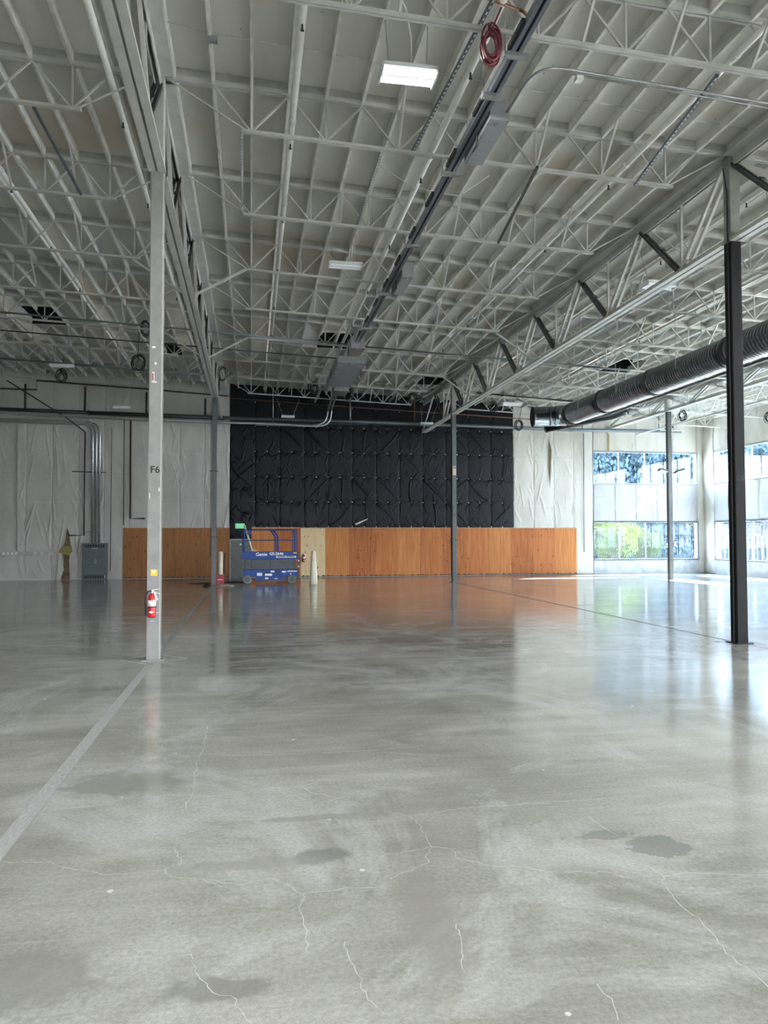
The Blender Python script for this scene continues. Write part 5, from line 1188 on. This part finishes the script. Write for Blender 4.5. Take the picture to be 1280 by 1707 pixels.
# ------------------------------------------------------------------ spiral duct
def duct():
    t = empty('spiral_duct', (13, 30, 7), 'big black-and-silver spiral duct hung at right, open at its far end', 'duct')
    R_ = 0.42
    P0 = Vector((11.75, 31.0, 7.02)); P1 = Vector((12.75, 30.95, 7.06)); P2 = Vector((13.15, 30.2, 7.12)); P3 = Vector((13.25, 6.0, 7.12))
    # straight run with raised lock seams
    y = 29.9; x = 13.22; s = MB(); prof = []
    L = 29.9 - 6.0
    segs = [(29.9, 27.0), (27.0, 23.4), (23.4, 19.2), (19.2, 14.8), (14.8, 10.4), (10.4, 6.0)]
    for i, (ya, yb_) in enumerate(segs):
        prof = []; z = 0.0; n = int((ya - yb_) / 0.13)
        for k in range(n):
            z0 = (ya - yb_) * k / n; w = (ya - yb_) / n
            prof += [(R_, z0), (R_ + 0.004, z0 + w * 0.4), (R_, z0 + w * 0.84), (R_ + 0.02, z0 + w * 0.88), (R_ + 0.02, z0 + w * 0.96)]
        prof.append((R_, ya - yb_))
        MB().lathe_ax(prof, (x, ya, 7.12), (0, -1, 0), 36).build('duct_length', 'duct', t, False)
        MB().lathe_ax([(R_ + 0.005, -0.05), (R_ + 0.04, -0.04), (R_ + 0.04, 0.14), (R_ + 0.005, 0.15)], (x, ya, 7.12), (0, -1, 0), 36).build('collar', 'black_steel', t, True)
    # elbow gores
    C0 = Vector((x, 29.95, 7.12)); pts = []
    for i in range(5):
        a = math.radians(82) * i / 4; rr = 0.75
        pts.append(Vector((x - rr + rr * math.cos(a), 29.95 + rr * math.sin(a), 7.12)))
    pts.append(pts[-1] + Vector((-0.75, 0.08, -0.02)))
    for a, b_ in zip(pts, pts[1:]):
        d = (b_ - a); MB().lathe_ax([(R_, 0), (R_, d.length), (R_ + 0.015, d.length), (R_ + 0.015, d.length + 0.03)], a, d, 32).build('elbow_gore', 'duct', t, True)
    e = pts[-1]; d = (pts[-1] - pts[-2]).normalized()
    MB().lathe_ax([(R_ - 0.01, 0.032), (R_ - 0.01, 0.034)], e, d, 32).build('mouth', 'duct_inside', t)
    for y in (28.4, 25.2, 21.3, 17.0, 12.6):
        for sg in (-1, 1): MB().tube([(x + sg * 0.44, y, 7.1), (x + sg * 0.44, y, ztc(x))], 0.012, 5).build('hanger_rod', 'galv', t)
    return t
duct()
t = empty('small_duct', (13.6, 31, 6.8), 'narrow grey duct end slanting out below the big duct mouth', 'duct')
MB().tube([(13.3, 32.9, 6.93), (14.3, 31.6, 7.02), (15.2, 30.4, 7.1), (15.5, 29.6, 7.2)], [0.17, 0.15, 0.13, 0.12], 16).build('duct_tube', 'duct', t, True)
MB().lathe_ax([(0.17, 0), (0.19, 0.01), (0.19, 0.05), (0.15, 0.052)], (13.3, 32.9, 6.93), (-1, 1.3, -0.09), 18).build('collar', 'black_steel', t)

# ------------------------------------------------------------------ outdoors
g = MB(); g.v += [(-60, -80, -0.06), (120, -80, -0.06), (120, 140, -0.06), (-60, 140, -0.06)]; g.f.append((0, 1, 2, 3)); struct(g.build('ground', 'grass'))
mat('bounce_paving', (0.55, 0.54, 0.51), 0.9, var=0.08, scale=2)
g = MB().box(XR + 0.4, -30, -0.05, XR + 20, D + 4, -0.03); struct(g.build('unseen_paving', 'bounce_paving'))  # unseen pale ground added to bounce sun through the side windows onto the ceiling
g = MB().box(4, D + 4, -0.05, XR + 20, D + 22, -0.03); struct(g.build('unseen_paving', 'bounce_paving'))  # same bounce surface added behind the back windows, out of view
g = MB().box(XLW, YB - 12, -0.05, XR + 0.4, YB - 0.3, -0.03); struct(g.build('unseen_paving', 'asphalt'))
def foliage_mesh(name, n, rx, ry, rz, leaf, m, seed, clumps=26):
    r = np.random.default_rng(seed)
    cc = r.normal(size=(clumps, 3)); cc /= np.linalg.norm(cc, axis=1)[:, None]; cc *= (r.random((clumps, 1)) ** 0.4) * 0.75; cr_ = 0.22 + 0.2 * r.random(clumps)
    ci = r.integers(0, clumps, n); dv = r.normal(size=(n, 3)); dv /= np.linalg.norm(dv, axis=1)[:, None]
    c = cc[ci] + dv * (cr_[ci] * (0.6 + 0.4 * r.random(n)))[:, None]; c = c * np.array([rx, ry, rz])
    a = r.normal(size=(n, 3)); a /= np.linalg.norm(a, axis=1)[:, None]; b = r.normal(size=(n, 3)); b -= a * (a * b).sum(1)[:, None]; b /= np.linalg.norm(b, axis=1)[:, None]
    sz = leaf * (0.6 + 0.8 * r.random(n))[:, None]
    V = np.stack([c - a * sz, c + b * sz * 0.5, c + a * sz, c - b * sz * 0.5], 1).reshape(-1, 3)
    me = bpy.data.meshes.new(name); me.vertices.add(len(V)); me.vertices.foreach_set('co', V.ravel().astype(np.float32))
    me.loops.add(4 * n); me.loops.foreach_set('vertex_index', np.arange(4 * n, dtype=np.int32)); me.polygons.add(n)
    me.polygons.foreach_set('loop_start', np.arange(0, 4 * n, 4, dtype=np.int32)); me.polygons.foreach_set('loop_total', np.full(n, 4, np.int32)); me.update(); me.materials.append(MATS[m])
    return me
FB = foliage_mesh('foliage', 26000, 1, 1, 1, 0.034, 'leaf_hazed', 1)
FG = foliage_mesh('foliage', 26000, 1, 1, 1, 0.03, 'leaf_yellow', 2)
FN = foliage_mesh('foliage', 26000, 1, 1, 1, 0.034, 'leaf_green', 3)
def tree(x, y, h, r, fm, label, cat='tree', trunk=True, group='trees outside the windows', base=0.06):
    t = empty('leafy_tree' if cat == 'tree' else 'leafy_bush', (x, y, -0.05), label, cat, group)
    f = link('foliage', fm, t, (0, 0, h * (0.5 + base / 2))); f.scale = (r, r, h * (0.5 - base / 2) * 1.1); f['kind'] = 'stuff'
    s = MB(); s.tube([(x, y, -0.05), (x + 0.1, y, h * 0.35), (x - 0.05, y + 0.1, h * 0.7)], [0.035 * h, 0.025 * h, 0.01 * h], 8)
    for k in range(4):
        a = k * 1.6; s.tube([(x, y, h * 0.2), (x + math.cos(a) * r * 0.5, y + math.sin(a) * r * 0.5, h * 0.6)], [0.012 * h, 0.004 * h], 5)
    s.build('trunk', 'trunk', t)
tree(24.2, 48.5, 3.6, 2.2, FG, 'bright yellow-green bush outside the back window, left half', 'bush', base=0.1)
tree(28.5, 52.0, 2.8, 1.6, FG, 'small yellow-green bush outside the back window, right of the large one', 'bush', base=0.1)
TR = [(20.0, 60, 15, 4.2, FB), (27.0, 62, 16, 4.4, FB), (33.5, 60, 15, 4.4, FB), (41.0, 61, 15, 4.6, FB), (37, 76, 19, 6, FB), (24, 77, 19, 6, FB), (49, 55, 15, 4.6, FN), (50, 44.5, 14, 4.6, FB), (56, 69, 18, 6, FB), (30.5, 79, 18, 5.5, FB), (62, 56, 18, 6, FB), (51, 35, 14, 4.4, FB)]
tl = ['tall hazy tree outside the left panes of the upper back window', 'tall hazy tree outside the middle panes of the upper back window', 'hazy tree outside the right panes of the upper back window', 'hazy tree seen past the building corner', 'far tall tree behind the hazy ones, right', 'far tall tree behind the hazy ones, left', 'green tree outside the side windows', 'hazy tree outside the side windows, nearest', 'far hazy tree outside the side windows', 'far tree showing between the left and middle hazy trees', 'farthest tree in the side windows', 'hazy tree outside the side windows, at the right edge']
for a, lb in zip(TR, tl): tree(*a, lb)
def hedge_mesh():
    r_ = np.random.default_rng(9); n = 22000; c = (r_.random((n, 3)) * 2 - 1) * np.array([6.2, 1.2, 1.0]); c[:, 2] = c[:, 2] * 3.6 + 3.6 + 0.9 * np.sin(c[:, 0] * 2.1) * (c[:, 2] > 0)
    a = r_.normal(size=(n, 3)); a /= np.linalg.norm(a, axis=1)[:, None]; b = r_.normal(size=(n, 3)); b -= a * (a * b).sum(1)[:, None]; b /= np.linalg.norm(b, axis=1)[:, None]
    sz = 0.16 * (0.6 + 0.8 * r_.random(n))[:, None]; V = np.stack([c - a * sz, c + b * sz * 0.6, c + a * sz, c - b * sz * 0.6], 1).reshape(-1, 3)
    me = bpy.data.meshes.new('foliage'); me.from_pydata(V.tolist(), [], np.arange(4 * n).reshape(-1, 4).tolist()); me.materials.append(MATS['leaf_hazed']); return me
HM = hedge_mesh()
for i, (x, y, rz, lb) in enumerate(((21, 56, 0, 'tall hedge behind the yellow-green bush outside the back window'), (33, 56, 0, 'tall hedge outside the right panes of the lower back window'), (45, 57, -0.2, 'tall hedge beyond the building corner'),
        (53, 50, 1.4, 'tall hedge outside the side windows, beside the corner hedge'), (55, 38, 1.57, 'tall hedge outside the side windows, middle'), (55, 26, 1.57, 'tall hedge outside the side windows, nearest the camera'))):
    o = link('hedge', HM, None, (x, y, -0.05)); o.rotation_euler = (0, 0, rz); o.scale = (1, 1, 1.5); tag(o, lb, 'hedge', 'hedges round the yard'); o['kind'] = 'stuff'
g = MB()
for i in range(60): g.box(XR + 8 , 20 + 0.5 * i, 0, XR + 8.06, 20.1 + 0.5 * i, 2.2)
g.box(XR + 8, 20, 2.1, XR + 8.06, 50, 2.2).box(XR + 8, 20, 0.2, XR + 8.06, 50, 0.3)
o = g.build('yard_fence', 'bar_dark'); tag(o, 'dark vertical rail fence outside the lower side window', 'fence')
